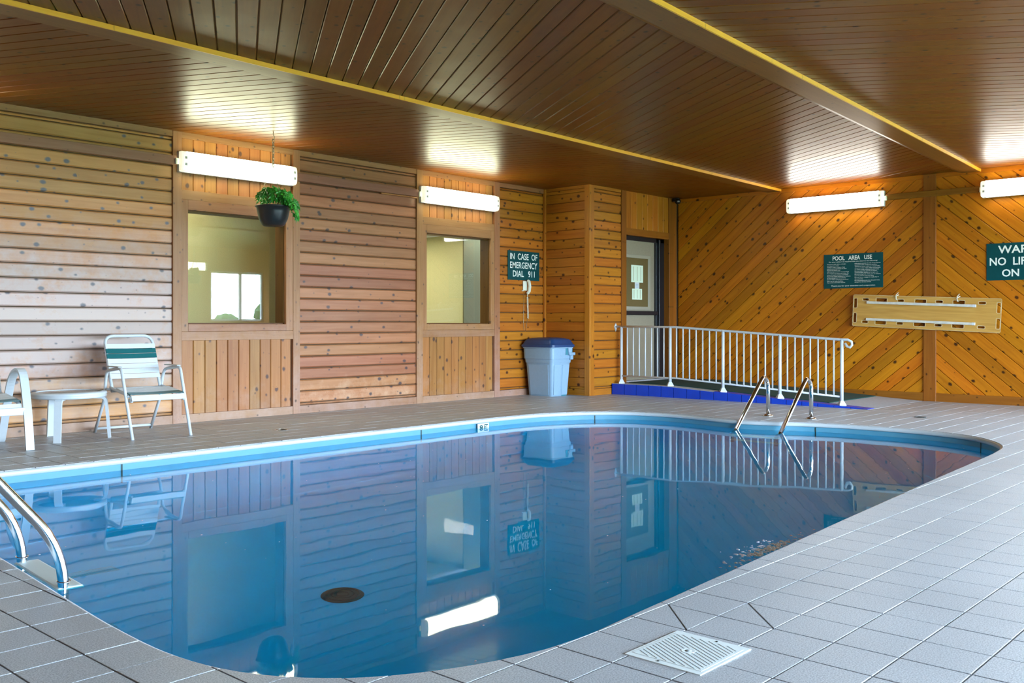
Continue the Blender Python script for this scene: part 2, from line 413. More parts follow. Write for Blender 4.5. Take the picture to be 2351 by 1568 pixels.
def rect_profile(wd, th):
    return [(-wd / 2, -th / 2), (wd / 2, -th / 2), (wd / 2, th / 2), (-wd / 2, th / 2)]

def sweep_data(path, prof, b0=None, closed=False, V=None, F=None):
    P = [Vector(p) for p in path]
    V = [] if V is None else V; F = [] if F is None else F
    base = len(V); n = len(prof); m = len(P)
    tans = []
    for i in range(m):
        a = P[i - 1] if (i > 0 or closed) else P[i]
        b = P[(i + 1) % m] if (i < m - 1 or closed) else P[i]
        tans.append((b - a).normalized())
    b = Vector(b0) if b0 is not None else (Vector((0, 0, 1)) if abs(tans[0].z) < 0.9 else Vector((1, 0, 0)))
    for i in range(m):
        t = tans[i]
        b = (b - t * b.dot(t)).normalized()
        nn = b.cross(t)
        for u, v in prof: V.append(P[i] + b * u + nn * v)
    for i in range(m if closed else m - 1):
        j = (i + 1) % m
        for k in range(n):
            F.append((base + i * n + k, base + i * n + (k + 1) % n, base + j * n + (k + 1) % n, base + j * n + k))
    if not closed:
        F.append(tuple(base + k for k in range(n))[::-1]); F.append(tuple(base + (m - 1) * n + k for k in range(n)))
    return V, F

def fix_normals(o):
    bm = bmesh.new(); bm.from_mesh(o.data); bmesh.ops.recalc_face_normals(bm, faces=bm.faces[:]); bm.to_mesh(o.data); bm.free()
    return o

def tube(name, path, r, mat, parent=None, n=10, b0=None, closed=False):
    V, F = sweep_data(path, circle_profile(r, n), b0, closed)
    return fix_normals(mk(name, V, F, mat, parent, True))

def band(name, path, wd, th, mat, parent=None, b0=None):
    V, F = sweep_data(path, rect_profile(wd, th), b0)
    return fix_normals(mk(name, V, F, mat, parent))

def lathe(name, prof, mat, parent=None, n=24, loc=(0, 0, 0), smooth=True, ring_shape=False):
    V, F = [], []
    if ring_shape: prof = list(prof) + [prof[0]]
    for r, z in prof:
        for k in range(n):
            a = 2 * math.pi * k / n
            V.append((loc[0] + r * math.cos(a), loc[1] + r * math.sin(a), loc[2] + z))
    for i in range(len(prof) - 1):
        for k in range(n):
            F.append((i * n + k, i * n + (k + 1) % n, (i + 1) * n + (k + 1) % n, (i + 1) * n + k))
    if prof[0][0] > 1e-6 and not ring_shape: F.append(tuple(range(n))[::-1])
    if prof[-1][0] > 1e-6 and not ring_shape: F.append(tuple((len(prof) - 1) * n + k for k in range(n)))
    return fix_normals(mk(name, V, F, mat, parent, smooth))

def plank(name, origin, along, normal, length, width, mat, parent, t=0.020, ch=0.007, gap=0.004, clips=()):
    """one board: origin = middle of its back face; chamfered long edges; clips = planes (point, outward normal) in world"""
    x = Vector(along).normalized(); z = Vector(normal).normalized(); y = z.cross(x)
    Mx = Matrix(((x.x, y.x, z.x, origin[0]), (x.y, y.y, z.y, origin[1]), (x.z, y.z, z.z, origin[2]), (0, 0, 0, 1)))
    h = width / 2 - gap / 2; l = length / 2
    prof = [(-h, 0), (-h, t - ch), (-h + ch, t), (h - ch, t), (h, t - ch), (h, 0)]
    bm = bmesh.new()
    A = [bm.verts.new((-l, a, b)) for a, b in prof]; B = [bm.verts.new((l, a, b)) for a, b in prof]
    for k in range(6):
        bm.faces.new((A[k], A[(k + 1) % 6], B[(k + 1) % 6], B[k]))
    bm.faces.new(A[::-1]); bm.faces.new(B)
    inv = Mx.inverted()
    for co, no in clips:
        lc = inv @ Vector(co); ln = inv.to_3x3() @ Vector(no)
        g = bm.verts[:] + bm.edges[:] + bm.faces[:]
        r = bmesh.ops.bisect_plane(bm, geom=g, plane_co=lc, plane_no=ln, clear_outer=True)
        if not bm.faces: bm.free(); return None
        ed = [e for e in r['geom_cut'] if isinstance(e, bmesh.types.BMEdge)]
        if ed: bmesh.ops.contextual_create(bm, geom=ed)
    if not bm.verts or not bm.faces: bm.free(); return None
    return from_bm(name, bm, mat, parent, mtx=Mx)

def structure(o): o['kind'] = 'structure'; return o

# ------------------------------------------------------------------ pool outline
RAW = [(1.60, 5.2), (1.63, 6.1), (1.76, 6.66), (2.15, 6.90), (3.08, 6.92), (4.0, 6.94), (5.43, 6.965), (6.35, 6.975), (7.3, 6.985), (7.9, 6.95),
       (8.35, 6.82), (8.68, 6.62), (8.93, 6.33), (9.04, 5.95), (9.03, 5.55), (8.96, 5.2), (8.93, 4.9), (9.02, 4.6), (9.17, 4.28), (9.26, 3.83),
       (9.25, 3.24), (9.10, 2.77), (8.83, 2.48), (8.46, 2.29), (8.0, 2.22), (7.43, 2.185), (6.33, 2.125), (4.82, 2.035), (3.84, 1.972),
       (3.16, 1.93), (2.72, 1.905), (2.46, 1.89), (2.235, 1.905), (2.02, 1.965), (1.841, 2.05), (1.69, 2.16), (1.57, 2.308), (1.485, 2.503),
       (1.445, 2.757), (1.45, 3.10), (1.475, 3.45), (1.552, 4.358)]
def catmull(pts, step=0.06):
    out = []; n = len(pts)
    P = [Vector((p[0], p[1], 0)) for p in pts]
    for i in range(n):
        a, b, c, d = P[i - 1], P[i], P[(i + 1) % n], P[(i + 2) % n]
        k = max(2, int((c - b).length / step))
        for j in range(k):
            t = j / k
            out.append(0.5 * ((2 * b) + (c - a) * t + (2 * a - 5 * b + 4 * c - d) * t * t + (3 * b - a - 3 * c + d) * t ** 3))
    return out
OUT = catmull(RAW)                       # clockwise seen from above
def offset_loop(loop, dist):
    """shift towards the water for positive dist"""
    n = len(loop); res = []
    for i in range(n):
        t = (loop[(i + 1) % n] - loop[i - 1]).normalized()
        res.append(loop[i] + Vector((t.y, -t.x, 0)) * dist)
    return res
def area(loop):
    return sum(loop[i - 1].x * loop[i].y - loop[i].x * loop[i - 1].y for i in range(len(loop))) / 2
if area(OUT) > 0: OUT.reverse()
def inside(p, loop):
    c = False; n = len(loop); x, y = p[0], p[1]
    for i in range(n):
        a, b = loop[i - 1], loop[i]
        if (a.y > y) != (b.y > y) and x < (b.x - a.x) * (y - a.y) / (b.y - a.y) + a.x: c = not c
    return c

# ------------------------------------------------------------------ floor
floor = None
def make_floor():
    global floor
    bm = bmesh.new()
    zf = -0.0028
    o = [bm.verts.new(c) for c in [(XB, YO, zf), (XE, YO, zf), (XE, YR, zf), (XF + 0.3, YR, zf), (XF + 0.3, YL + 0.14, zf), (XB, YL + 0.14, zf)]]
    i = [bm.verts.new((p.x, p.y, zf)) for p in OUT]
    es = [bm.edges.new((o[k - 1], o[k])) for k in range(len(o))] + [bm.edges.new((i[k - 1], i[k])) for k in range(len(i))]
    bmesh.ops.triangle_fill(bm, use_beauty=True, use_dissolve=False, edges=es)
    bad = [f for f in bm.faces if inside(f.calc_center_median(), OUT)]
    bmesh.ops.delete(bm, geom=bad, context='FACES')
    floor = structure(from_bm('floor', bm, 'grout'))
    if floor.data.polygons and floor.data.polygons[0].normal.z < 0: floor.data.flip_normals()
    tag(floor, 'speckled grey square tile deck around the pool', 'floor')
make_floor()

PT, GX, GY = 0.2035, 2.900, 1.274
def seg_x(p, q, a, b):
    r = q - p; s = b - a; d = r.x * s.y - r.y * s.x
    if abs(d) < 1e-12: return None
    t = ((a.x - p.x) * s.y - (a.y - p.y) * s.x) / d; u = ((a.x - p.x) * r.y - (a.y - p.y) * r.x) / d
    return (t, u) if -1e-9 <= t <= 1 + 1e-9 and 0 <= u < 1 else None
EDGE = offset_loop(OUT, 0.0)
def tile_poly(cx, cy):
    h = PT / 2 - 0.003
    sq = [Vector((cx - h, cy - h, 0)), Vector((cx + h, cy - h, 0)), Vector((cx + h, cy + h, 0)), Vector((cx - h, cy + h, 0))]
    if not (1.2 < cx < 9.6 and 1.6 < cy < 7.3): return sq
    near = [k for k in range(len(EDGE)) if abs(EDGE[k].x - cx) < 0.3 and abs(EDGE[k].y - cy) < 0.3]
    if not near: return None if inside((cx, cy), EDGE) else sq
    hits = []
    for k in near:
        a, b = EDGE[k], EDGE[(k + 1) % len(EDGE)]
        for s in range(4):
            r = seg_x(sq[s], sq[(s + 1) % 4], a, b)
            if r: hits.append((s + r[0], k, r[1]))
    if len(hits) < 2: return None if inside((cx, cy), EDGE) else sq
    if len(hits) > 2: return sq if not inside((cx, cy), EDGE) else None
    hits.sort()
    def pt(h): s = int(h[0]) % 4; return sq[s].lerp(sq[(s + 1) % 4], h[0] - int(h[0]))
    def run(h0, h1):      # tile border from h0 to h1
        pts = [pt(h0)]; s = int(math.floor(h0[0])) + 1; e = h1[0] if h1[0] > h0[0] else h1[0] + 4
        while s < e: pts.append(sq[s % 4]); s += 1
        pts.append(pt(h1)); return pts
    for h0, h1 in ((hits[0], hits[1]), (hits[1], hits[0])):
        r = run(h0, h1)
        mid = (r[0] + r[1]) / 2
        if len(r) > 2 or True:
            if not inside(mid, EDGE):
                # close along the pool edge from h1 back to h0
                k1, k0 = h1[1], h0[1]
                n = len(EDGE); fwd = (k0 - k1) % n
                path = []
                if fwd <= n // 2:
                    k = k1
                    while k != k0: k = (k + 1) % n; path.append(EDGE[k])
                else:
                    k = k1
                    while k != k0: path.append(EDGE[k]); k = (k - 1) % n
                poly = r + path
                A = sum(poly[i - 1].x * poly[i].y - poly[i].x * poly[i - 1].y for i in range(len(poly))) / 2
                if A > 1e-4: return poly
    return None
FW = Vector((math.cos(YAW), math.sin(YAW))); RT = Vector((math.sin(YAW), -math.cos(YAW)))
def px(x, y, z=0.0):
    d = x * FW.x + y * FW.y
    if d < 0.2: return None
    return (1175.5 + 2199.5 * (x * RT.x + y * RT.y) / d, 742.5 - 2199.5 * (z - 1) / d, d)
def make_tiles():
    cand = []
    ix0, ix1 = int((XB - GX) / PT) - 1, int((XE - GX) / PT) + 1
    iy0, iy1 = int((YO - GY) / PT) - 1, int((YL + 0.1 - GY) / PT) + 1
    for i in range(ix0, ix1):
        for j in range(iy0, iy1):
            cx, cy = GX + (i + 0.5) * PT, GY + (j + 0.5) * PT
            if cx < XB or cy < YO or cy > YL or cx > (XF + 0.1 if cy > YR else XE): continue
            p = tile_poly(cx, cy)
            if not p: continue
            s = px(cx, cy)
            vis = 0
            if s and -60 < s[0] < 2411 and s[1] < 1640: vis = 1.0 / s[2] ** 3 * (1 if len(p) >= 4 else 0.6)
            cand.append((vis, cx, cy, p))
    cand.sort(key=lambda c: -c[0])
    sqmesh = None
    def prism(bm, p, ox, oy, z1):
        cut = [c for c in ((2.80, 1.783), (3.0, 1.579)) if len(p) == 4 and abs(sum(v.x for v in p) / 4 - c[0]) < .06 and abs(sum(v.y for v in p) / 4 - c[1]) < .06]
        if cut:      # the two tiles cut corner to corner beside the skimmer
            g = Vector((-.0022, .0022, 0))
            prism1(bm, [p[0] + g, p[2] + g, p[3]], ox, oy, z1); prism1(bm, [p[0] - g, p[1], p[2] - g], ox, oy, z1)
        else: prism1(bm, p, ox, oy, z1)
    def prism1(bm, p, ox, oy, z1):
        lo = [bm.verts.new((v.x - ox, v.y - oy, -0.012)) for v in p]
        cen = sum((Vector((v.x, v.y, 0)) for v in p), Vector()) / len(p)
        mid = [bm.verts.new((v.x - ox, v.y - oy, z1 - 0.0005)) for v in p]
        hi = [bm.verts.new((v.x - ox + (cen.x - v.x) * 0.010, v.y - oy + (cen.y - v.y) * 0.010, z1)) for v in p]
        n = len(p)
        for k in range(n):
            bm.faces.new((lo[k - 1], lo[k], mid[k], mid[k - 1])); bm.faces.new((mid[k - 1], mid[k], hi[k], hi[k - 1]))
        bm.faces.new(hi)
    rest = bmesh.new()
    for q, (v, cx, cy, p) in enumerate(cand):
        z = random.uniform(-0.0006, 0.0006)
        if q < 300 and v > 0:
            if not (2.7 < cx < 3.1 and 1.5 < cy < 1.85) and len(p) == 4 and abs(p[0].x - (cx - PT / 2 + 0.003)) < 1e-6 and abs(p[2].y - (cy + PT / 2 - 0.003)) < 1e-6:
                if sqmesh is None:
                    bm = bmesh.new(); prism(bm, p, cx, cy, 0.0)
                    o = from_bm('tile', bm, 'tile', floor); sqmesh = o.data
                else:
                    o = bpy.data.objects.new('tile', sqmesh); link(o, floor)
            else:
                bm = bmesh.new(); prism(bm, p, cx, cy, 0.0); o = from_bm('tile', bm, 'tile', floor)
            o.location = (cx, cy, z)
        else:
            prism(rest, p, 0, 0, z)
    o = from_bm('distant_tiles', rest, 'tile', floor); tag(o, kind='stuff')
make_tiles()

# ------------------------------------------------------------------ pool basin, coping, water
PD = -1.2
basin = thing('pool_basin', 'blue lined freeform swimming pool sunk in the tiled deck', 'pool', (0, 0, 0), kind='structure')
def ring(name, prof, mat, parent, i0=0, i1=None, smooth=True):
    """prof: (distance towards water, z)"""
    n = len(OUT); loops = [offset_loop(OUT, d) for d, z in prof]
    ids = list(range(n)) + [0] if i1 is None else list(range(i0, i1 + 1))
    V, F = [], []
    for k in ids:
        for (d, z), lp in zip(prof, loops): V.append((lp[k % n].x, lp[k % n].y, z))
    m = len(prof)
    for a in range(len(ids) - 1):
        for b in range(m - 1): F.append((a * m + b, a * m + b + 1, (a + 1) * m + b + 1, (a + 1) * m + b))
    return fix_normals(mk(name, V, F, mat, parent, smooth))
cop = ring('coping', [(-0.03, -0.006), (-0.004, -0.0055), (0.001, -0.004), (0.012, -0.006), (0.019, -0.014), (0.020, -0.034), (0.013, -0.043), (0.0, -0.045), (-0.02, -0.045)], 'coping', basin)
# liner wall in panels with fine dark seams, split where the photograph shows the joints
def nearest(p): return min(range(len(OUT)), key=lambda k: (OUT[k].x - p[0]) ** 2 + (OUT[k].y - p[1]) ** 2)
seams = sorted({nearest(p) for p in [(3.3, 6.92), (6.33, 6.97), (8.7, 6.6), (9.2, 4.2), (9.0, 2.6), (6.0, 2.1), (2.9, 1.9), (1.45, 2.9), (1.62, 5.8)]})
for a, b in zip(seams, seams[1:] + [seams[0] + len(OUT)]):
    ring('liner_panel', [(0.0, -0.042), (0.0, -0.105)], 'liner', basin, a, b)
    ring('liner_panel', [(0.0, -0.105), (0.0, PD + 0.50), (0.04, PD + 0.30), (0.15, PD + 0.12), (0.32, PD + 0.03), (0.50, PD + 0.002)], 'pool_floor', basin, a, b)
for a in seams:
    p, q = OUT[a], OUT[(a + 1) % len(OUT)]; t = (q - p).normalized(); nrm = Vector((t.y, -t.x, 0))
    V = [p + nrm * e + t * s + Vector((0, 0, z)) for e in (0.0005, 0.003) for s in (-0.006, 0.006) for z in (-0.044, -0.5)]
    fix_normals(mk('liner_seam', V, [(4, 5, 7, 6), (0, 1, 5, 4), (2, 3, 7, 6), (0, 4, 6, 2)], 'drain_green', basin))
bm = bmesh.new()
lp = offset_loop(OUT, 0.45)
bm.faces.new([bm.verts.new((p.x, p.y, PD)) for p in lp])
bmesh.ops.triangulate(bm, faces=bm.faces[:])
pf = from_bm('pool_floor', bm, 'pool_floor', basin)
if pf.data.polygons[0].normal.z < 0: pf.data.flip_normals()
bm = bmesh.new()
lp = offset_loop(OUT, -0.004)
bm.faces.new([bm.verts.new((p.x, p.y, WZ)) for p in lp])
bmesh.ops.triangulate(bm, faces=bm.faces[:])
wat = from_bm('pool_water', bm, 'water')
if wat.data.polygons[0].normal.z < 0: wat.data.flip_normals()
tag(wat, 'still blue pool water mirroring the wooden walls', 'water', kind='stuff')

# ------------------------------------------------------------------ shell: window wall
AXX, AXY, AXZ = Vector((1, 0, 0)), Vector((0, 1, 0)), Vector((0, 0, 1))
BAYS = [(4.78, 4.875, 4.945, 6.11, 6.20, 6.29), (8.03, 8.13, 8.20, 9.37, 9.44, 9.545)]
ZS0, ZS1, ZG0, ZG1, ZH0, ZH1 = 0.827, 0.919, 0.993, 2.144, 2.245, 2.342
YB = YL + 0.022
wl = []
xs = XB
for a, b, c, d, e, f in BAYS:
    wl.append((xs, c, YB, YB + 0.13, 0, H + 0.03))
    wl.append((c, d, YB, YB + 0.13, 0, ZG0)); wl.append((c, d, YB, YB + 0.13, ZG1, H + 0.03))
    xs = d
wl.append((xs, XF + 0.3, YB, YB + 0.13, 0, H + 0.03))
wall_left = structure(boxes('wall_left', wl, 'backer'))
tag(wall_left, 'honey pine plank wall with two inside windows', 'wall')

def hplanks(x0, x1, parent, mat, y=YB, z0=0.085, z1=2.86, pitch=0.1293, off=1.02, normal=(0, -1, 0)):
    k = math.floor((z0 - off) / pitch)
    z = off + k * pitch
    while z < z1 - 0.004:
        a, b = max(z, z0), min(z + pitch, z1)
        if b - a > 0.015:
            plank('plank', ((x0 + x1) / 2, y, (a + b) / 2), (1, 0, 0), normal, x1 - x0 - 0.003, b - a, mat, parent, t=0.022 + random.uniform(-0.0015, 0.0015), ch=0.011, gap=0.009)
        z += pitch
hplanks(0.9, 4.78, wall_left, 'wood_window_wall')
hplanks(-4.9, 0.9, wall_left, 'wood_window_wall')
hplanks(6.29, 8.03, wall_left, 'wood_window_wall_b')
hplanks(9.545, 10.47, wall_left, 'wood_alcove')
YP = YL - 0.016
for x0, x1 in [(-4.9, 4.78), (6.29, 8.03), (9.545, 10.47)]:
    box('crown_board', (x0, x1, YP, YB, 2.862, H), 'wood_window_trim', wall_left)
    if x0 > 0: box('base_board', (x0, x1, YP, YB, 0.0, 0.085), 'wood_window_trim', wall_left)
box('base_board', (-4.9, 4.78, YP, YB, 0.0, 0.085), 'wood_window_trim', wall_left)
YQ = YL - 0.006
for bi, (a, b, c, d, e, f) in enumerate(BAYS):
    for p, q in ((a, b), (e, f)):
        box('post', (p, q, YP - 0.006, YB, 0, H), 'wood_window_trim', wall_left, 0.002)
    box('head_rail', (b, e, YP, YB, ZH0 + 0.001, ZH1), 'wood_window_trim', wall_left, 0.002)
    box('sill_rail', (b, e, YP - 0.004, YB, ZS0, ZS1 - 0.001), 'wood_window_trim', wall_left, 0.002)
    box('crown_board', (b, e, YP, YB, 2.862, H), 'wood_window_trim', wall_left)
    box('base_rail', (b, e, YP, YB, 0.0, 0.085), 'wood_window_trim', wall_left)
    n = 10; pw = (e - b - 0.02) / n
    for k in range(n):
        cx = b + 0.01 + (k + 0.5) * pw
        for z0, z1 in ((0.086, ZS0), (ZH1, 2.861)):
            plank('plank', (cx, YB, (z0 + z1) / 2), (0, 0, 1), (0, -1, 0), z1 - z0, pw, 'wood_bay', wall_left, t=0.016, ch=0.006, gap=0.004)
    win = thing('window_%d' % (bi + 1), ['inside window with the hanging plant in front, reflecting a bright outdoor window', 'inside window nearest the emergency sign, looking into a beige room'][bi], 'window', (0, 0, 0), kind='structure')
    box('casing', (b, c, YP - 0.002, YB, ZS1, ZH0), 'wood_window_trim', win, 0.002)
    box('casing', (d, e, YP - 0.002, YB, ZS1, ZH0), 'wood_window_trim', win, 0.002)
    box('casing', (c, d, YP - 0.002, YB, ZG1, ZH0), 'wood_window_trim', win, 0.002)
    box('window_sill', (c, d, YP - 0.004, YB, ZS1, ZG0), 'wood_window_trim', win, 0.003)
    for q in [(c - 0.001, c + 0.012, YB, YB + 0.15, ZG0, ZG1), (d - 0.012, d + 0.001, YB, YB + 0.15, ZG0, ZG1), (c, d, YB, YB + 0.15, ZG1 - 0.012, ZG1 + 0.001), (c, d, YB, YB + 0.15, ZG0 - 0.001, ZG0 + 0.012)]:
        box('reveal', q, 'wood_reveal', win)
    V = [(c + .005, YB + 0.125, ZG0), (d - .005, YB + 0.125, ZG0), (d - .005, YB + 0.125, ZG1), (c + .005, YB + 0.125, ZG1)]
    mk('pane', V, [(0, 1, 2, 3)], 'glass', win)

# conduit cover boards between the lamps
for k, (x0, x1) in enumerate([(2.94, 4.81), (6.18, 8.03)]):
    tr = structure(box('trim_%d' % (k + 1), (x0, x1, YL - 0.05, YL - 0.007, 2.575, 2.665), 'wood_fascia', None, 0.003))
    tag(tr, ['long dull brown cover board running left from the lamp above the plant', 'dull brown cover board between the two lamps of the plank wall'][k], 'trim')
tr = structure(box('trim_3', (7.45, 8.03, YL - 0.03, YL - 0.006, 2.555, 2.573), 'wood_bay', None, 0.002)); tag(tr, 'thin pale strip under the cover board between the wall lamps', 'trim')
tr = structure(box('trim_4', (XF - 0.05, XF - 0.007, 3.70, 4.87, 2.632, 2.705), 'wood_far_trim', None, 0.003)); tag(tr, 'brown cover board between the two lamps of the diagonal board wall', 'trim')

# alcove block holding the door
XA, YA = 10.50, 8.10
blk = [(XA + .022, 11.36, YA + .022, YB, 0, H + .03), (12.50, XF + .1, YA + .022, YB, 0, H + .03), (11.36, 12.50, YA + .022, YB, 2.31, H + .03), (11.36, 12.50, 8.32, YB, 0, H + .03)]
wall_alcove = structure(boxes('wall_alcove', blk, 'backer'))
tag(wall_alcove, 'orange cedar wall corner stepping out beside the taupe door', 'wall')
def yplanks(y0, y1, x, parent, mat, z0, z1, normal, pitch=0.1293, off=1.02):
    z = off + math.floor((z0 - off) / pitch) * pitch
    while z < z1 - 0.004:
        a, b = max(z, z0), min(z + pitch, z1)
        if b - a > 0.015:
            plank('plank', (x, (y0 + y1) / 2, (a + b) / 2), (0, 1, 0), normal, y1 - y0 - .003, b - a, mat, parent, t=0.020, ch=0.006, gap=0.004)
        z += pitch
yplanks(YA + 0.085, YL - 0.03, XA + .022, wall_alcove, 'wood_alcove', 0.085, 2.88, (-1, 0, 0))
hplanks(XA + 0.105, 11.24, wall_alcove, 'wood_alcove', y=YA + .022, z0=0.085, z1=2.88)
box('corner_post', (XA - .004, XA + .022, YA - .004, YA + .085, 0, H), 'wood_alcove', wall_alcove, 0.002)
box('corner_post', (XA + .022, XA + .105, YA - .004, YA + .022, 0, H), 'wood_alcove', wall_alcove, 0.002)
box('corner_strip', (XA - .03, XA + .02, YL - .035, YL - .001, 0, H), 'wood_alcove', wall_alcove, 0.002)
box('casing', (11.24, 11.36, YA - .012, YA + .12, 0, H), 'wood_far_trim', wall_alcove, 0.002)
box('casing', (12.48, 12.60, YA - .012, YA + .12, 0, H), 'wood_far_trim', wall_alcove, 0.002)
box('casing_strip', (12.60, 12.70, YA, YA + .03, 0, H), 'wood_far_trim', wall_alcove, 0.002)
box('head_rail', (11.36, 12.48, YA - .004, YA + .1, 2.285, 2.385), 'wood_far_trim', wall_alcove, 0.002)
box('crown_board', (XA, 11.24, YA - .002, YA + .022, 2.88, H), 'wood_alcove', wall_alcove)
box('crown_board', (XA, XA + .022, YA + .085, YL - .03, 2.88, H), 'wood_alcove', wall_alcove)
box('base_board', (XA + .1, 11.24, YA - .002, YA + .022, 0, .085), 'wood_alcove', wall_alcove)
box('base_board', (XA, XA + .022, YA + .085, YL - .03, 0, .085), 'wood_alcove', wall_alcove)
for k in range(8):
    pw = 1.12 / 8
    plank('plank', (11.36 + (k + .5) * pw, YA + .022, (2.386 + H) / 2), (0, 0, 1), (0, -1, 0), H - 2.386, pw, 'wood_alcove', wall_alcove, t=0.018, ch=0.006, gap=0.004)

door = thing('door_1', 'taupe door with a brown glass lite, black frame and push bar', 'door', (0, 0, 0), kind='structure')
box('door_slab', (11.40, 12.26, 8.215, 8.26, 0.16, 2.235), 'door_skin', door, 0.003)
box('frame', (12.26, 12.48, 8.18, 8.30, 0.15, 2.30), 'black', door, 0.004)
box('frame', (11.36, 12.48, 8.18, 8.30, 2.225, 2.30), 'black', door, 0.004)
box('frame', (12.30, 12.34, 8.15, 8.18, 0.15, 2.27), 'black', door, 0.003)
for q in [(11.44, 12.14, 8.200, 8.216, 1.97, 2.02), (11.44, 12.14, 8.200, 8.216, 1.20, 1.25), (11.44, 11.50, 8.200, 8.216, 1.25, 1.97), (12.08, 12.14, 8.200, 8.216, 1.25, 1.97)]:
    box('lite_moulding', q, 'door_moulding', door, 0.004)
lite = box('door_lite', (11.50, 12.08, 8.208, 8.2155, 1.25, 1.97), 'door_lite', door)
box('push_bar', (11.40, 12.28, 8.15, 8.185, 1.125, 1.185), 'black', door, 0.008)
box('push_bar_mount', (11.40, 11.50, 8.185, 8.216, 1.11, 1.2), 'black', door, 0.004)
box('door_threshold', (11.36, 12.48, 8.10, 8.30, 0.145, 0.165), 'concrete', door)

# ------------------------------------------------------------------ far wall with diagonal boards
XW = XF + 0.022
wall_far = structure(boxes('wall_far', [(XW, XW + .12, YR, YA + .03, 0, H + .03)], 'backer'))
tag(wall_far, 'amber cedar wall of diagonal boards meeting at a post', 'wall')
PY0, PY1 = 4.235, 4.39
def diag(y0, y1, ang, mat='wood_far', z0=0.105, z1=2.87):
    """fill y0..y1, z0..z1 with boards whose direction in (y, z) has angle ang"""
    d = Vector((0, math.cos(ang), math.sin(ang))); n = Vector((0, -math.sin(ang), math.cos(ang)))
    cen = Vector((XW, (y0 + y1) / 2, (z0 + z1) / 2)); L = math.hypot(y1 - y0, z1 - z0)
    pitch = 0.1345
    clips = [((XW, y0, 0), (0, -1, 0)), ((XW, y1, 0), (0, 1, 0)), ((XW, 0, z0), (0, 0, -1)), ((XW, 0, z1), (0, 0, 1))]
    k = int(L / 2 / pitch) + 1
    for i in range(-k, k + 1):
        plank('plank', cen + n * (i * pitch), d, (-1, 0, 0), L * 1.1, pitch, mat, wall_far, t=0.020 + random.uniform(-.001, .001), ch=0.006, gap=0.004, clips=clips)
diag(PY1, YA, math.radians(140))
diag(YR + .15, PY0, math.radians(41))
hz = wall_far
box('post', (XF - .024, XW, PY0, PY1, 0, H), 'wood_far_trim', wall_far, 0.003)
box('post', (XF - .024, XW, YR, YR + .15, 0, H), 'wood_far_trim', wall_far, 0.003)
for y0, y1 in ((PY1, YA), (YR + .15, PY0)):
    box('crown_board', (XF - .018, XW, y0, y1, 2.868, H), 'wood_far', wall_far)
    box('base_board', (XF - .018, XW, y0, y1, 0, 0.107), 'wood_far_trim', wall_far)

# ------------------------------------------------------------------ ceiling
HC = H + 0.020
ceiling = structure(boxes('ceiling', [(XB, XF + .14, YO, YL + .14, HC, HC + .1), (XF + .14, XE, YO, YR, HC, HC + .1)], 'wood_ceiling'))
tag(ceiling, 'varnished brown pine board ceiling laid in chevrons between battens', 'ceiling')
# batten lines: y of the camera-side edge at x = 0 and its slope
B1 = lambda x: 5.965 + 0.0325 * x
B2 = lambda x: 2.86 + 0.0665 * x
B3 = lambda x: 0.30 + 0.04 * x
BW = 0.27
def zone(flo, fhi, ang, pitch, x0, x1):
    d = Vector((math.cos(ang), math.sin(ang), 0)); n = Vector((-math.sin(ang), math.cos(ang), 0))
    def nrm(f, s):
        t = Vector((1, f(1) - f(0), 0)).normalized(); return Vector((-t.y, t.x, 0)) * s
    clips = [((0, flo(0), HC), nrm(flo, -1)), ((0, fhi(0), HC), nrm(fhi, 1)), ((x1, 0, HC), (1, 0, 0)), ((x0, 0, HC), (-1, 0, 0))]
    xm = (x0 + x1) / 2
    cen = Vector((xm, (flo(xm) + fhi(xm)) / 2, HC))
    step = pitch / abs(n.x)
    k = int(((x1 - x0) / 2 + 2.5) / step)
    for i in range(-k, k + 1):
        c = cen + AXX * (i * step)
        s1 = px(c.x, c.y, H)
        plank('ceiling_board', c, d, (0, 0, -1), 5.2, pitch, 'wood_ceiling', ceiling, t=0.020, ch=0.006, gap=0.004, clips=clips)
zone(lambda x: B1(x) + 0.13, lambda x: YL, math.radians(-65), 0.138, 1.6, XF)
zone(lambda x: B2(x) + 0.13, lambda x: B1(x) + 0.128, math.radians(58), 0.133, 1.6, XF)
zone(lambda x: B3(x) + 0.13, lambda x: B2(x) + 0.128, math.radians(-56), 0.133, 3.6, XF)
def batten(f, x0, x1):
    a, b = Vector((x0, f(x0), 0)), Vector((x1, f(x1), 0)); t = (b - a).normalized(); nn = Vector((-t.y, t.x, 0))
    R = Matrix(((t.x, nn.x, 0, 0), (t.y, nn.y, 0, 0), (0, 0, 1, 0), (0, 0, 0, 1)))
    L = (b - a).length; mid = (a + b) / 2
    # flat board with eased far edge
    bm = bmesh.new()
    prof = [(0.0, 0.0), (0.0, -0.030), (BW - 0.06, -0.030), (BW - 0.015, -0.016), (BW, 0.0)]
    A = [bm.verts.new((-L / 2, u, v)) for u, v in prof]; Bv = [bm.verts.new((L / 2, u, v)) for u, v in prof]
    for k in range(len(prof)): bm.faces.new((A[k - 1], A[k], Bv[k], Bv[k - 1]))
    bm.faces.new(A); bm.faces.new(Bv[::-1])
    o = from_bm('batten', bm, 'wood_batten', ceiling, mtx=Matrix.Translation((mid.x, mid.y, H)) @ R)
    bm = bmesh.new(); bm_box(bm, -L / 2, L / 2, -0.012, 0.0, -0.033, 0.0)  # thin strip carrying the painted daylight on the batten's side
    from_bm('daylit_edge_strip', bm, 'wood_batten_lit_edge', ceiling, mtx=Matrix.Translation((mid.x, mid.y, H)) @ R)
batten(B1, -2.0, XF); batten(B2, -2.0, XF); batten(B3, -2.0, XF)

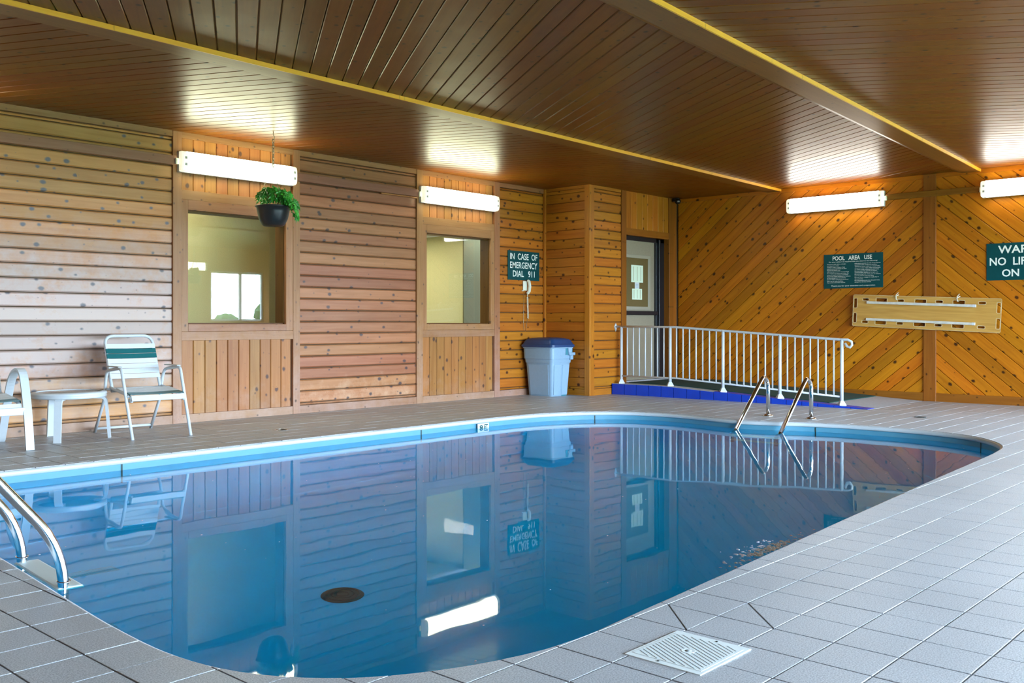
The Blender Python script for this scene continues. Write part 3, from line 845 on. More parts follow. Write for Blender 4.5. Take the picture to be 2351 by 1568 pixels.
# ------------------------------------------------------------------ unseen rest of the hall
oy = []
xs = XB
for a, b, c, d in DAY:
    oy += [(xs, a, YO - .15, YO, 0, H + .03), (a, b, YO - .15, YO, 0, c), (a, b, YO - .15, YO, d, H + .03)]
    xs = b
oy.append((xs, XE, YO - .15, YO, 0, H + .03))
tag(structure(boxes('wall_opposite', oy, 'wood_far')), 'wooden wall behind the camera with wide daylight windows', 'wall')
tag(structure(boxes('wall_rear', [(XB - .12, XB, YO, YL + .14, 0, H + .03)], 'wood_far')), 'plain wooden wall at the near end of the hall', 'wall')
tag(structure(boxes('wall_return', [(XF + .14, XE, YR, YR + .12, 0, H + .03), (XE, XE + .12, YO, YR, 0, .15), (XE, XE + .12, YO, YR, 2.5, H + .03), (XE, XE + .12, YO, -3.6, .15, 2.5), (XE, XE + .12, 1.9, YR, .15, 2.5)], 'pale_paint')), 'pale painted walls round the corner of the hall', 'wall')
for k, (a, b, c, d) in enumerate(DAY):
    wn = thing('window_%d' % (k + 3), 'white framed daylight window number %s along the wall behind the camera' % ['one', 'two', 'three', 'four'][k], 'window', (0, 0, 0), kind='structure')
    m = (a * 0.43 + b * 0.57)
    fm = [(a, b, YO - .1, YO - .04, c, c + .05), (a, b, YO - .1, YO - .04, d - .05, d), (a, a + .05, YO - .1, YO - .04, c, d), (b - .05, b, YO - .1, YO - .04, c, d), (m - .03, m + .03, YO - .1, YO - .04, c, d)]
    for q in fm: box('frame', q, 'white_paint', wn)
    mk('pane', [(a, YO - .07, c), (b, YO - .07, c), (b, YO - .07, d), (a, YO - .07, d)], [(3, 2, 1, 0)], 'clear_glass', wn)
wn = thing('window_7', 'white framed glazed end of the side hall beyond the picture', 'window', (0, 0, 0), kind='structure')
for q in [(XE + .03, XE + .09, -3.6, 1.9, .15, .2), (XE + .03, XE + .09, -3.6, 1.9, 2.45, 2.5), (XE + .03, XE + .09, -3.6, -3.55, .15, 2.5), (XE + .03, XE + .09, 1.85, 1.9, .15, 2.5), (XE + .03, XE + .09, -2.1, -2.04, .15, 2.5), (XE + .03, XE + .09, -.56, -.5, .15, 2.5)]:
    box('frame', q, 'white_paint', wn)
mk('pane', [(XE + .06, -3.6, .15), (XE + .06, 1.9, .15), (XE + .06, 1.9, 2.5), (XE + .06, -3.6, 2.5)], [(3, 2, 1, 0)], 'clear_glass', wn)
gd = structure(mk('ground_outside', [(-60, -120, -.1), (90, -120, -.1), (90, YO - .16, -.1), (XE + .14, YO - .16, -.1), (XE + .14, 60, -.1), (90, 60, -.1), (-60, YO - .16, -.1)], [(0, 1, 2, 3, 6), (3, 2, 5, 4)], 'grass'))
tag(gd, 'green lawn outside the windows', 'ground')
def tree(x, y, h, r, label):
    t = thing('tree', label, 'tree', (x, y, -.1), group='trees outside')
    tube('trunk', [(0, 0, 0), (0, 0, h * .6)], r * .08, 'bark', t, 8)
    bm = bmesh.new(); bmesh.ops.create_icosphere(bm, subdivisions=3, radius=r)
    rng = random.Random(int(x * 10))
    for v in bm.verts: v.co *= 1 + rng.uniform(-.18, .12); v.co.z = v.co.z * 0.9 + h * .65
    from_bm('crown', bm, 'crown', t)
tree(36.5, -42, 1.7, 0.75, 'rounded low bush outside, seen mirrored in the first window')
tree(39.6, -42, 2.7, 0.9, 'taller small tree outside, seen mirrored at the edge of the first window')
tree(37.9, -45, 1.6, 0.8, 'low bush outside beside the taller small tree')
tree(34.8, -43, 1.5, 0.75, 'lowest bush outside, leftmost of the mirrored row')

# rooms behind the inside windows
inner = structure(boxes('wall_inner_office', [(3.0, 7.4, 10.3, 10.4, 0, 2.75), (2.9, 3.0, YB + .13, 11.7, 0, 2.75), (7.4, 7.5, YB + .13, 13.8, 0, 2.75)], 'inner_wall'))
tag(inner, 'beige papered walls of the room behind the first inside window', 'wall')
tag(structure(boxes('ceiling_inner_office', [(2.9, 7.5, YB + .13, 11.7, 2.75, 2.8)], 'white_paint')), 'white ceiling of the room behind the first inside window', 'ceiling')
tag(structure(boxes('floor_inner', [(2.9, 10.4, YB + .13, 13.8, -.05, 0)], 'concrete')), 'grey floor of the rooms behind the inside windows', 'floor')
inner2 = structure(boxes('wall_inner_hallway', [(9.43, 9.5, 9.5, 13.7, 0, 2.6), (7.5, 9.5, 13.7, 13.8, 0, 2.6)], 'inner_wall'))
tag(inner2, 'beige papered walls behind the second inside window', 'wall')
inner3 = structure(boxes('wall_inner_end', [(9.43, 10.4, 9.48, 9.50, 0, 2.6), (9.44, 9.5, 9.482, 9.52, 0, 2.6)], 'inner_wall_shaded'))
tag(inner3, 'beige wall end with shade in its colour behind the second inside window', 'wall')
tag(structure(boxes('ceiling_inner_hallway', [(7.5, 9.43, YB + .13, 13.8, 2.24, 2.3)], 'white_paint')), 'white ceiling behind the second inside window', 'ceiling')
for k, (x0, x1, y0, y1, z) in enumerate([(4.6, 5.8, 9.45, 9.95, 2.74), (8.2, 8.8, 9.7, 10.9, 2.235)]):
    t = thing('ceiling_panel_lamp', ['flat ceiling lamp in the room behind the first inside window', 'flat ceiling lamp behind the second inside window'][k], 'lamp', ((x0 + x1) / 2, (y0 + y1) / 2, z))
    hx, hy = (x1 - x0) / 2, (y1 - y0) / 2
    box('frame', (-hx - .03, hx + .03, -hy - .03, hy + .03, -.02, 0.0), 'white_paint', t)
    box('diffuser', (-hx, hx, -hy, hy, -.03, -.02), ['ceil_lamp', 'ceil_lamp_dim'][k], t)

# ------------------------------------------------------------------ fluorescent wall lamps
def wall_lamp(label, loc, rz, L=1.36, lens_mat='lamp'):
    """local X along the wall, -Y out of the wall, Z centred on the lamp"""
    t = thing('fluorescent_lamp', label, 'lamp', loc, rz, 'fluorescent wall lamps')
    h = 0.100
    box('housing', (-L / 2 + .004, L / 2 - .004, -0.056, 0.0, -h - .004, h + .004), 'white_metal', t, 0.006)
    def lens(name, x0, x1, mat, cap0, cap1):
        prof = [(-0.056, -h), (-0.085, -h), (-0.112, -h + .012), (-0.122, -h + .04), (-0.125, 0), (-0.122, h - .04), (-0.112, h - .012), (-0.085, h), (-0.056, h)]
        def sec(x, s): return [(x, y if s == 1 else -0.056 + (y + 0.056) * s, z * (1 if s == 1 else s * 0.3 + 0.7)) for y, z in prof]
        secs = ([sec(x0, .8), sec(x0 + .012, 1)] if cap0 else [sec(x0, 1)]) + ([sec(x1 - .012, 1), sec(x1, .8)] if cap1 else [sec(x1, 1)])
        V, F = [], []
        for s in secs: V += s
        m = len(prof)
        for a in range(len(secs) - 1):
            for k in range(m - 1): F.append((a * m + k, a * m + k + 1, (a + 1) * m + k + 1, (a + 1) * m + k))
        if cap0: F.append(tuple(range(m)))
        if cap1: F.append(tuple((len(secs) - 1) * m + k for k in range(m))[::-1])
        return fix_normals(mk(name, V, F, mat, t, False))
    lens('diffuser', -L / 2 + .055, L / 2 - .055, lens_mat, False, False)
    lens('end_cap', -L / 2, -L / 2 + .055, 'lamp_end', True, False)
    lens('end_cap', L / 2 - .055, L / 2, 'lamp_end', False, True)
    for s in (-1, 1):
        for z in (-.033, .033):
            box('tube_socket', (s * (L / 2 - .04) - .012, s * (L / 2 - .04) + .012, -.127, -.119, z - .012, z + .012), 'socket', t)
        box('mounting_tab', (min(s * L / 2, s * (L / 2 + .03)), max(s * L / 2, s * (L / 2 + .03)), -.05, -.03, -.03, .03), 'cream', t, 0.003)
    return t
wall_lamp('lit fluorescent wall lamp above the hanging plant', (5.495, YL - .022, 2.612), 0)
wall_lamp('lit fluorescent wall lamp above the window nearest the emergency sign', (8.735, YL - .022, 2.608), 0)
wall_lamp('lit fluorescent wall lamp left of the post on the diagonal board wall', (XF - .022, 5.555, 2.655), -math.pi / 2, lens_mat='lamp_far')
wall_lamp('lit fluorescent wall lamp cut by the right picture edge', (XF - .022, 2.99, 2.655), -math.pi / 2, lens_mat='lamp_far')
wall_lamp('lit fluorescent wall lamp just beyond the left picture edge', (2.25, YL - .022, 2.612), 0)
wall_lamp('lit fluorescent wall lamp behind the camera, seen mirrored in the first window', (12.02, YO + .002, 2.43), math.pi)

# ------------------------------------------------------------------ lettering
def text_mesh(name, s, mat, parent, mtx, width=None, height=None, bold=0.0, ext=0.0008, align='LEFT'):
    cu = bpy.data.curves.new('lettering', 'FONT')
    cu.body = s; cu.size = 1.0; cu.offset = bold; cu.resolution_u = 3; cu.fill_mode = 'FRONT'
    o = bpy.data.objects.new('lettering_source', cu); COL.objects.link(o)
    bpy.context.view_layer.update()
    dg = bpy.context.evaluated_depsgraph_get()
    me = bpy.data.meshes.new_from_object(o.evaluated_get(dg))
    bpy.data.objects.remove(o); bpy.data.curves.remove(cu)
    xs = [v.co.x for v in me.vertices]; ys = [v.co.y for v in me.vertices]
    x0, x1, y0, y1 = min(xs), max(xs), min(ys), max(ys)
    sy = (height / (y1 - y0)) if height else 1.0
    sx = (width / (x1 - x0)) if width else sy
    ax = {'LEFT': x0, 'CENTER': (x0 + x1) / 2}[align]
    for v in me.vertices: v.co = Vector(((v.co.x - ax) * sx, (v.co.y - y0) * sy, 0))
    me.materials.clear(); me.materials.append(M[mat])
    me.name = name
    ivs = []
    if height and height > .04:          # large print: one mesh for each word
        for a, b in sorted((min(me.vertices[i].co.x for i in p.vertices), max(me.vertices[i].co.x for i in p.vertices)) for p in me.polygons):
            if ivs and a < ivs[-1][1] + .30 * height: ivs[-1][1] = max(ivs[-1][1], b)
            else: ivs.append([a, b])
    if len(ivs) < 2:
        t = bpy.data.objects.new(name, me); link(t, parent); t.matrix_local = mtx
        return t
    for a, b in ivs:
        bm = bmesh.new(); bm.from_mesh(me)
        bmesh.ops.delete(bm, geom=[v for v in bm.verts if not (a - 1e-5 <= v.co.x <= b + 1e-5)], context='VERTS')
        m2 = bpy.data.meshes.new(name); bm.to_mesh(m2); bm.free(); m2.materials.append(M[mat])
        t = bpy.data.objects.new(name, m2); link(t, parent); t.matrix_local = mtx
    return t
def face_mtx(x, y, z):       # text on a sign in its own frame: local X right, Z up, -Y out
    return Matrix.Translation((x, y, z)) @ Matrix.Rotation(math.pi / 2, 4, 'X')
def sign(name, label, loc, rz, wd, ht, lines, screws=False):
    t = thing(name, label, 'sign', loc, rz)
    box('panel', (-wd / 2, wd / 2, -.006, 0, -ht / 2, ht / 2), 'sign_green', t, 0.001)
    for s, x, z, width, height, bold, al in lines:
        text_mesh('lettering', s, 'sign_white', t, face_mtx(x, -.0068, z), width, height, bold, align=al)
    return t
sign('emergency_sign', 'dark green sign reading in case of emergency dial 911 above the wall phone', (10.05, YL - .004, 1.806), 0, 0.665, 0.405,
     [('IN  CASE  OF', 0, .082, .575, .088, .014, 'CENTER'), ('EMERGENCY', 0, -.040, .575, .090, .012, 'CENTER'), ('DIAL   911', 0, -.158, .46, .088, .014, 'CENTER')])
W2, H2 = .82, .469
left = ['Pool hours 8:00 AM to midnight.', 'No lifeguard on duty.', 'Children under 12 years of age', 'must be accompanied by an adult.', 'Registered guests only.', 'Only bathing suits/attire are permitted.', 'Pool depths are measured in feet. Be',
        'aware of depth markers at all times.', 'Report any unsafe conditions or incidents', 'to the management immediately.', 'Shower before entering the pool and', 'after use of toilet facilities.', 'Appropriate swim wear required.']
right = ['Individuals assume the risk of any injuries', 'sustained while using pool facilities.', 'Towels and shoes required in hotel lobby.', 'Always practice water safety and courtesy', 'to others while utilizing the pool area.', 'Do not enter the pool if you have a', 'communicable disease or an open cut.',
         'Do not bring food, drink, gum or tobacco', 'into the pool or onto the deck.', 'Do not run or engage in rough play in', 'the pool area.', 'Do not bring animals into the pool area,', 'except for service animals.']
lns = [('POOL   AREA   USE', -.01, .142, .52, .056, .02, 'CENTER'), ('For your safety it is required that you observe the following:', 0, .112, .64, .018, .006, 'CENTER'),
       ('Thank you for your attention and cooperation', 0, -.203, .58, .020, .006, 'CENTER')]
lw = [.255, .16, .24, .265, .18, .295, .29, .285, .315, .255, .285, .22, .245]
rw = [.335, .29, .33, .335, .315, .29, .305, .335, .25, .31, .11, .325, .215]
for k in range(13):
    lns.append((left[k], -.345, .085 - k * .0200, lw[k], .0135, .006, 'LEFT'))
    lns.append((right[k], .025, .085 - k * .0200, rw[k], .0135, .006, 'LEFT'))
sign('pool_rules_sign', 'dark green sign headed pool area use with two columns of small print', (XF - .004, 5.326, 1.715), -math.pi / 2, W2, H2, [(a, b * 1.05, c * 1.05, d * 1.05, e * 1.05, f, g) for a, b, c, d, e, f, g in lns])
sign('lifeguard_warning_sign', 'dark green no lifeguard warning sign cut by the right picture edge', (XF - .004, 3.152, 1.757), -math.pi / 2, .965, .455,
     [('WARNING', 0, .10, .70, .098, .02, 'CENTER'), ('NO  LIFEGUARD', 0, -.045, .89, .098, .02, 'CENTER'), ('ON  DUTY', 0, -.185, .61, .092, .02, 'CENTER')])

# ------------------------------------------------------------------ wall phone
ph = thing('wall_phone', 'cream wall telephone with coiled cord under the emergency sign', 'telephone', (10.08, YL - .004, 1.52), 0)
box('base_plate', (-.055, .035, -.02, 0, -.06, .075), 'cream', ph, 0.008, 2)
V, F = sweep_data([Vector((.02, -.03, .085)), Vector((.028, -.052, .07)), Vector((.035, -.06, .0)), Vector((.028, -.055, -.07)), Vector((.016, -.03, -.105))], rect_profile(.045, .03), (1, 0, 0))
hs = fix_normals(mk('handset', V, F, 'cream', ph)); 
bv = hs.modifiers.new('round', 'BEVEL'); bv.width = .008; bv.segments = 2
box('hook_lever', (-.085, -.055, -.03, -.01, -.07, -.055), 'cream', ph, 0.003)
coil = []
for k in range(260):
    s = k / 259; a = s * 2 * math.pi * 22
    coil.append((.018 + .011 * math.cos(a) + .012 * s, -.03 + .011 * math.sin(a), -.15 - .30 * s))
tube('coiled_cord', [(.014, -.03, -.10), (.02, -.03, -.14)] + coil, .0035, 'cream', ph, 5)
tube('coiled_cord', [(-.035, -.012, -.06), (-.04, -.01, -.3), (-.045, -.01, -.5), (-.03, -.01, -.62), (.0, -.01, -.63), (.02, -.01, -.56), (.03, -.02, -.45)], .0025, 'chain', ph, 5)

# ------------------------------------------------------------------ trash bin
bn = thing('trash_bin', 'blue grey plastic trash bin with a navy lid in the corner', 'bin', (10.205, 8.60, 0), 0)
def rounded_rect(hx, hy, r, z, n=4):
    pts = []
    for sx, sy, a0 in ((1, -1, -90), (1, 1, 0), (-1, 1, 90), (-1, -1, 180)):
        for k in range(n + 1):
            a = math.radians(a0 + 90 * k / n)
            pts.append((sx * (hx - r) + r * math.cos(a), sy * (hy - r) + r * math.sin(a), z))
    return pts
def loft(name, secs, mat, parent, cap=True, smooth=False, angle=35):
    V = [p for s in secs for p in s]; m = len(secs[0]); F = []
    for a in range(len(secs) - 1):
        for k in range(m): F.append((a * m + k, a * m + (k + 1) % m, (a + 1) * m + (k + 1) % m, (a + 1) * m + k))
    if cap: F.append(tuple(range(m))[::-1]); F.append(tuple((len(secs) - 1) * m + k for k in range(m)))
    o = fix_normals(mk(name, V, F, mat, parent, smooth))
    if smooth and hasattr(o.data, 'set_sharp_from_angle'): o.data.set_sharp_from_angle(angle=math.radians(angle))
    return o
R = rounded_rect
loft('body', [R(.175, .215, .05, .0), R(.178, .218, .05, .012), R(.208, .248, .055, .455), R(.216, .256, .055, .456), R(.222, .262, .055, .51), R(.229, .269, .055, .512), R(.235, .275, .055, .675)], 'bin_grey', bn, True, True)
loft('rim', [R(.237, .277, .055, .655), R(.243, .283, .055, .66), R(.243, .283, .055, .68), R(.235, .275, .055, .683)], 'bin_grey', bn, True, True)
loft('lid', [R(.250, .290, .06, .672), R(.258, .298, .06, .680), R(.258, .298, .06, .705), R(.246, .286, .06, .712), R(.225, .262, .06, .760), R(.205, .24, .06, .782), R(.16, .19, .06, .797), R(.10, .12, .06, .806)], 'bin_lid', bn, True, True)
for (x0, x1, y0, y1) in [(-.145, -.012, 0, 0), (.02, .145, 0, 0)]:
    V = []
    for z, e in ((.02, .2188), (.43, .2465)):
        for dx in (x0, x1): V.append((dx * (1 if z < .1 else 1.12), -e - .004, z)); V.append((dx * (1 if z < .1 else 1.12), -e + .01, z))
    fix_normals(mk('panel', V, [(0, 2, 6, 4), (1, 3, 7, 5), (0, 1, 3, 2), (4, 5, 7, 6), (0, 1, 5, 4), (2, 3, 7, 6)], 'bin_panel', bn))
V = []
for z, e in ((.02, .1788), (.43, .2065)):
    for dy in (-.16, .16): V.append((-e - .004, dy * (1 if z < .1 else 1.1), z)); V.append((-e + .01, dy * (1 if z < .1 else 1.1), z))
fix_normals(mk('panel', V, [(0, 2, 6, 4), (1, 3, 7, 5), (0, 1, 3, 2), (4, 5, 7, 6), (0, 1, 5, 4), (2, 3, 7, 6)], 'bin_panel', bn))
box('handle_recess', (.055, .195, -.280, -.262, .565, .66), 'bin_teal', bn)
V = [(.08, -.300, .66), (.165, -.300, .66), (.15, -.300, .575), (.095, -.300, .575), (.08, -.27, .66), (.165, -.27, .66), (.15, -.27, .575), (.095, -.27, .575)]
fix_normals(mk('latch', V, [(0, 1, 2, 3), (4, 5, 6, 7), (0, 1, 5, 4), (1, 2, 6, 5), (2, 3, 7, 6), (3, 0, 4, 7)], 'bin_panel', bn))
box('handle', (.10, .225, -.312, -.268, .56, .60), 'bin_grey', bn, 0.006)
box('handle', (.14, .20, -.295, -.262, .50, .56), 'bin_grey', bn, 0.006)
box('foot_notch', (.03, .13, -.222, -.205, .0, .014), 'bin_teal', bn)

# ------------------------------------------------------------------ ramp and handrail
def ramp_z(y): return max(0.0, min(0.15, 0.15 * (y - 4.38) / 2.85))
rp = thing('access_ramp', 'low ramp to the door edged with cobalt blue tiles', 'ramp', (11.9, 6.2, 0))
off = Vector((-11.9, -6.2, 0))
ys = [4.40, 5.0, 5.6, 6.2, 6.8, 7.23, 8.09]
V = [];
for y in ys:
    for x, z in ((11.012, -.001), (12.70, -.001), (12.70, ramp_z(y)), (11.012, ramp_z(y))): V.append(Vector((x, y, z)) + off)
F = []
for a in range(len(ys) - 1):
    for k in range(4): F.append((a * 4 + k, a * 4 + (k + 1) % 4, a * 4 + 4 + (k + 1) % 4, a * 4 + 4 + k))
F += [(0, 1, 2, 3), tuple(len(V) - 4 + k for k in range(4))]
fix_normals(mk('ramp_body', V, F, 'concrete', rp))
y = 4.42
while y < 8.08:
    y1 = min(y + .2, 8.085)
    za, zb = max(ramp_z(y + .004) - .004, .003), max(ramp_z(y1 - .002) - .004, .005)
    V = [Vector(c) + off for c in [(11.0, y + .007, 0), (11.0, y1, 0), (11.0, y1, zb), (11.0, y + .007, za), (11.013, y + .007, 0), (11.013, y1, 0), (11.013, y1, zb), (11.013, y + .007, za)]]
    fix_normals(mk('curb_tile', V, [(0, 1, 2, 3), (4, 5, 6, 7), (0, 1, 5, 4), (1, 2, 6, 5), (2, 3, 7, 6), (3, 0, 4, 7)], 'blue_tile', rp))
    if y < 6.4:
        za, zb = ramp_z(y + .003), ramp_z(y1)
        V = [Vector(c) + off for c in [(11.0, y + .003, za - .004), (11.19, y + .003, za - .004), (11.19, y1, zb - .004), (11.0, y1, zb - .004), (11.0, y + .003, za + .004), (11.19, y + .003, za + .004), (11.19, y1, zb + .004), (11.0, y1, zb + .004)]]
        fix_normals(mk('curb_tile', V, [(0, 1, 2, 3), (4, 5, 6, 7), (0, 1, 5, 4), (1, 2, 6, 5), (2, 3, 7, 6), (3, 0, 4, 7)], 'blue_tile', rp))
    y += .203
V = []
cy = [4.98, 5.6, 6.2, 6.8, 7.23, 7.95]
for q in cy:
    for x, dz in ((11.22, .001), (12.66, .001), (12.66, .010), (11.22, .010)): V.append(Vector((x, q, ramp_z(q) + dz)) + off)
F = []
for a in range(len(cy) - 1):
    for k in range(4): F.append((a * 4 + k, a * 4 + (k + 1) % 4, a * 4 + 4 + (k + 1) % 4, a * 4 + 4 + k))
F += [(0, 1, 2, 3), tuple(len(V) - 4 + k for k in range(4))]
cp = fix_normals(mk('carpet', V, F, 'green_carpet', rp)); cp['label'] = 'dark green carpet strip'

RX = 11.10
hr = thing('ramp_handrail', 'white metal handrail with balusters along the blue edged ramp', 'railing', (RX, 6.4, 0))
def hp(y, z, x=0.0): return Vector((x, y - 6.4, z))
POSTS = [(7.993, .150), (7.18, .148), (6.37, .120), (5.57, .073), (4.775, .022)]
TOPZ = lambda y: .95 if y > 7.1 else .95 - (7.1 - y) * 0.0622
LOWZ = lambda y: .258 if y > 7.1 else .258 - (7.1 - y) * 0.0575
tube('top_rail', [hp(8.098, .955), hp(7.1, .95), hp(4.78, TOPZ(4.78)), hp(4.70, TOPZ(4.7) + .005), hp(4.655, TOPZ(4.7) - .02), hp(4.65, TOPZ(4.7) - .055), hp(4.675, TOPZ(4.7) - .085), hp(4.71, TOPZ(4.7) - .075), hp(4.735, TOPZ(4.7) - .035)], .016, 'white_metal', hr, 8, (1, 0, 0))
tube('bottom_rail', [hp(7.993, LOWZ(8)), hp(7.1, LOWZ(7.1)), hp(4.775, LOWZ(4.775))], .012, 'white_metal', hr, 8, (1, 0, 0))
for y, z in POSTS:
    zz = ramp_z(y)
    tube('post', [hp(y, zz), hp(y, TOPZ(y))], .021, 'white_metal', hr, 10, (1, 0, 0))
    lathe('post_flange', [(.058, 0), (.058, .012), (.045, .03), (.028, .055), (.022, .06)], 'white_metal', hr, 4, (0, y - 6.4, zz), False)
for (ya, _), (yb, _) in zip(POSTS, POSTS[1:]):
    n = 8
    for k in range(1, n):
        y = ya + (yb - ya) * k / n
        tube('baluster', [hp(y, LOWZ(y)), hp(y, TOPZ(y))], .0105, 'white_metal', hr, 6, (1, 0, 0))
dz = thing('x', None, None) if False else None
V = [hp(8.098, .955 + d, x) + Vector((0, e, 0)) for e in (0, -.010) for x, d in ((0, .05), (.035, 0), (0, -.07), (-.035, 0))]
fix_normals(mk('wall_flange', V, [(0, 1, 2, 3), (4, 5, 6, 7), (0, 1, 5, 4), (1, 2, 6, 5), (2, 3, 7, 6), (3, 0, 4, 7)], 'white_metal', hr))

# ------------------------------------------------------------------ pool ladders
def ladder(label, loc, rz, path_fn, spacing, treads, tw):
    t = thing('pool_ladder', label, 'ladder', loc, rz, 'steel pool ladders')
    for s in (-1, 1):
        tube('rail', path_fn(s * spacing / 2), .0215, 'steel', t, 14, (0, 1, 0))
    for x, z in treads:
        o = box('step', (x - .055, x + .055, -spacing / 2 - .025, spacing / 2 + .015, z - .025, z), 'tread', t, 0.012, 3)
        for k in range(6):
            box('step_groove', (x - .045 + k * .017, x - .040 + k * .017, -spacing / 2 - .02, spacing / 2 + .02, z - .001, z + .0012), 'groove', o, mtx=o.matrix_local.inverted())
    return t
# far ladder: local +X away from the water
def far_path(y):
    return fillet([(.0, y, -.002), (.0, y, .34), (-.035, y, .405), (-.11, y, .425), (-.19, y, .36), (-.69, y, -.09), (-.78, y, -.2), (-.78, y, -.75)], [0, .06, .06, .06, .1, 0, .1, 0], 5)
lf = ladder('steel pool ladder at the far pool end in front of the handrail', (9.525, 4.672, 0), 0, far_path, .49, [(-.76, -.35), (-.76, -.62)], .11)
for s in (-1, 1): lathe('escutcheon', [(.06, 0), (.058, .008), (.03, .02), (.022, .022)], 'steel', lf, 18, (0, s * .245, 0))
# near ladder: local X towards the water, origin at the pool edge
def near_path(y):
    return fillet([(-.97, y, -.002), (-.97, y, .5), (-.90, y, .84), (-.72, y, .92), (-.62, y, .83), (.0, y, .07), (.0, y, -.85)], [0, .2, .12, .12, .15, .17, 0], 8)
ln = ladder('steel pool ladder cut by the left picture edge with a pale step', (1.705, 4.31, 0), math.radians(-5), near_path, .565, [(.022, -.086), (.022, -.42)], .12)
for s in (-1, 1):
    tube('rail_ring', [(.025 * math.cos(a), s * .2825 + .025 * math.sin(a), -.062 + .004 * math.sin(a)) for a in [k * math.pi / 8 for k in range(16)]], .0028, 'steel', ln, 6, (0, 0, 1), True)
    lathe('escutcheon', [(.06, 0), (.058, .008), (.03, .02), (.022, .022)], 'steel', ln, 18, (-.97, s * .2825, 0))

# ------------------------------------------------------------------ chairs and table
def strap(name, w0, p, q, mat, parent, th=0.0045, wid=None):
    """band across the chair between x=-w0..w0 whose two long edges pass p and q (y, z)"""
    p, q = Vector((0, *p)), Vector((0, *q)); d = (q - p); n = Vector((1, 0, 0)).cross(d).normalized()
    V = []
    xs = [-w0 - .012, -w0 - .008, -w0 * .5, 0, w0 * .5, w0 + .008, w0 + .012]
    for x in xs:
        sag = -0.006 * (1 - (x / w0) ** 2) if abs(x) < w0 else 0
        drop = .018 if abs(x) > w0 + .01 else 0
        for e, h in ((p, 0), (q, 0), (q, th), (p, th)):
            V.append(Vector((x, e.y, e.z)) + n * (h + sag + .016 - drop))
    F = []
    for a in range(len(xs) - 1):
        for k in range(4): F.append((a * 4 + k, a * 4 + (k + 1) % 4, a * 4 + 4 + (k + 1) % 4, a * 4 + 4 + k))
    F += [(0, 1, 2, 3), tuple(len(V) - 4 + k for k in range(4))]
    return fix_normals(mk(name, V, F, mat, parent))
def chair_seat_back(t, back_pts, seat_pts, w):
    bp0, bp1 = Vector((0, *back_pts[0])), Vector((0, *back_pts[1]))
    d = bp1 - bp0; L = d.length
    fr = fillet([(-w, *back_pts[0]), (-w, *back_pts[1]), (w, *back_pts[1]), (w, *back_pts[0])], [0, .09, .09, 0], 7)
    tube('back_frame', fr, .0145, 'white_metal', t, 8, (0, 1, 0))
    # straps from the top down: white, two green, white...
    s = L - .085
    cols = ['white_strap', 'green_strap', 'green_strap'] + ['white_strap'] * 5
    for c in cols:
        a = bp0 + d.normalized() * s; b = bp0 + d.normalized() * (s - .044)
        if s - .044 < .05: break
        strap('back_strap', w, (b.y, b.z), (a.y, a.z), c, t)
        s -= .0485
def chair_a():
    t = thing('strap_chair', 'white strap armchair right of the round table, fully in view', 'chair', (4.17, 8.32, 0), math.radians(-3.5), 'white strap armchairs')
    for s in (-1, 1):
        X = .262 * s
        # front leg, arm and back leg in one bent tube
        tube('leg_frame', fillet([(X, -.42, 0), (X * 1.02, -.20, .592), (X * 1.02, -.155, .605), (X * 1.02, .12, .578), (X * 1.0, .165, .50), (X * .99, .19, .33), (X, .42, 0)], [0, .03, .05, .05, .05, .12, 0], 5), .0145, 'white_metal', t, 8, (1, 0, 0))
        box('armrest', (X * 1.02 - .02, X * 1.02 + .02, -.17, .10, .612, .622), 'arm_grey', t, 0.004)
        tube('seat_rail', [(s * .235, -.335, .315), (s * .235, -.33, .355), (s * .235, -.28, .372), (s * .235, .12, .422), (s * .225, .14, .43)], .0135, 'white_metal', t, 8, (1, 0, 0))
        tube('rail_bracket', [(s * .235, -.30, .365), (s * .262, -.30, .365)], .011, 'white_metal', t, 6)
        tube('rail_bracket', [(s * .235, .12, .408), (s * .262, .17, .408)], .011, 'white_metal', t, 6)
    tube('stretcher', [(-.255, .40, .035), (.255, .40, .035)], .0125, 'white_metal', t, 8)
    tube('stretcher', [(-.25, -.31, .335), (.25, -.31, .335)], .0125, 'white_metal', t, 8)
    tube('stretcher', [(-.23, .12, .40), (.23, .12, .40)], .022, 'white_metal', t, 8)
    chair_seat_back(t, ((.125, .415), (.31, .885)), None, .222)
    y = -.325
    strap('seat_strap', .232, (-.342, .320), (-.322, .366), 'white_strap', t)
    for c in ['green_strap', 'green_strap', 'white_strap', 'white_strap', 'white_strap', 'white_strap']:
        y += .052
        strap('seat_strap', .232, (y - .048, .372 + (y + .225) * .13), (y, .372 + (y + .273) * .13), c, t)
    return t
chair_a()
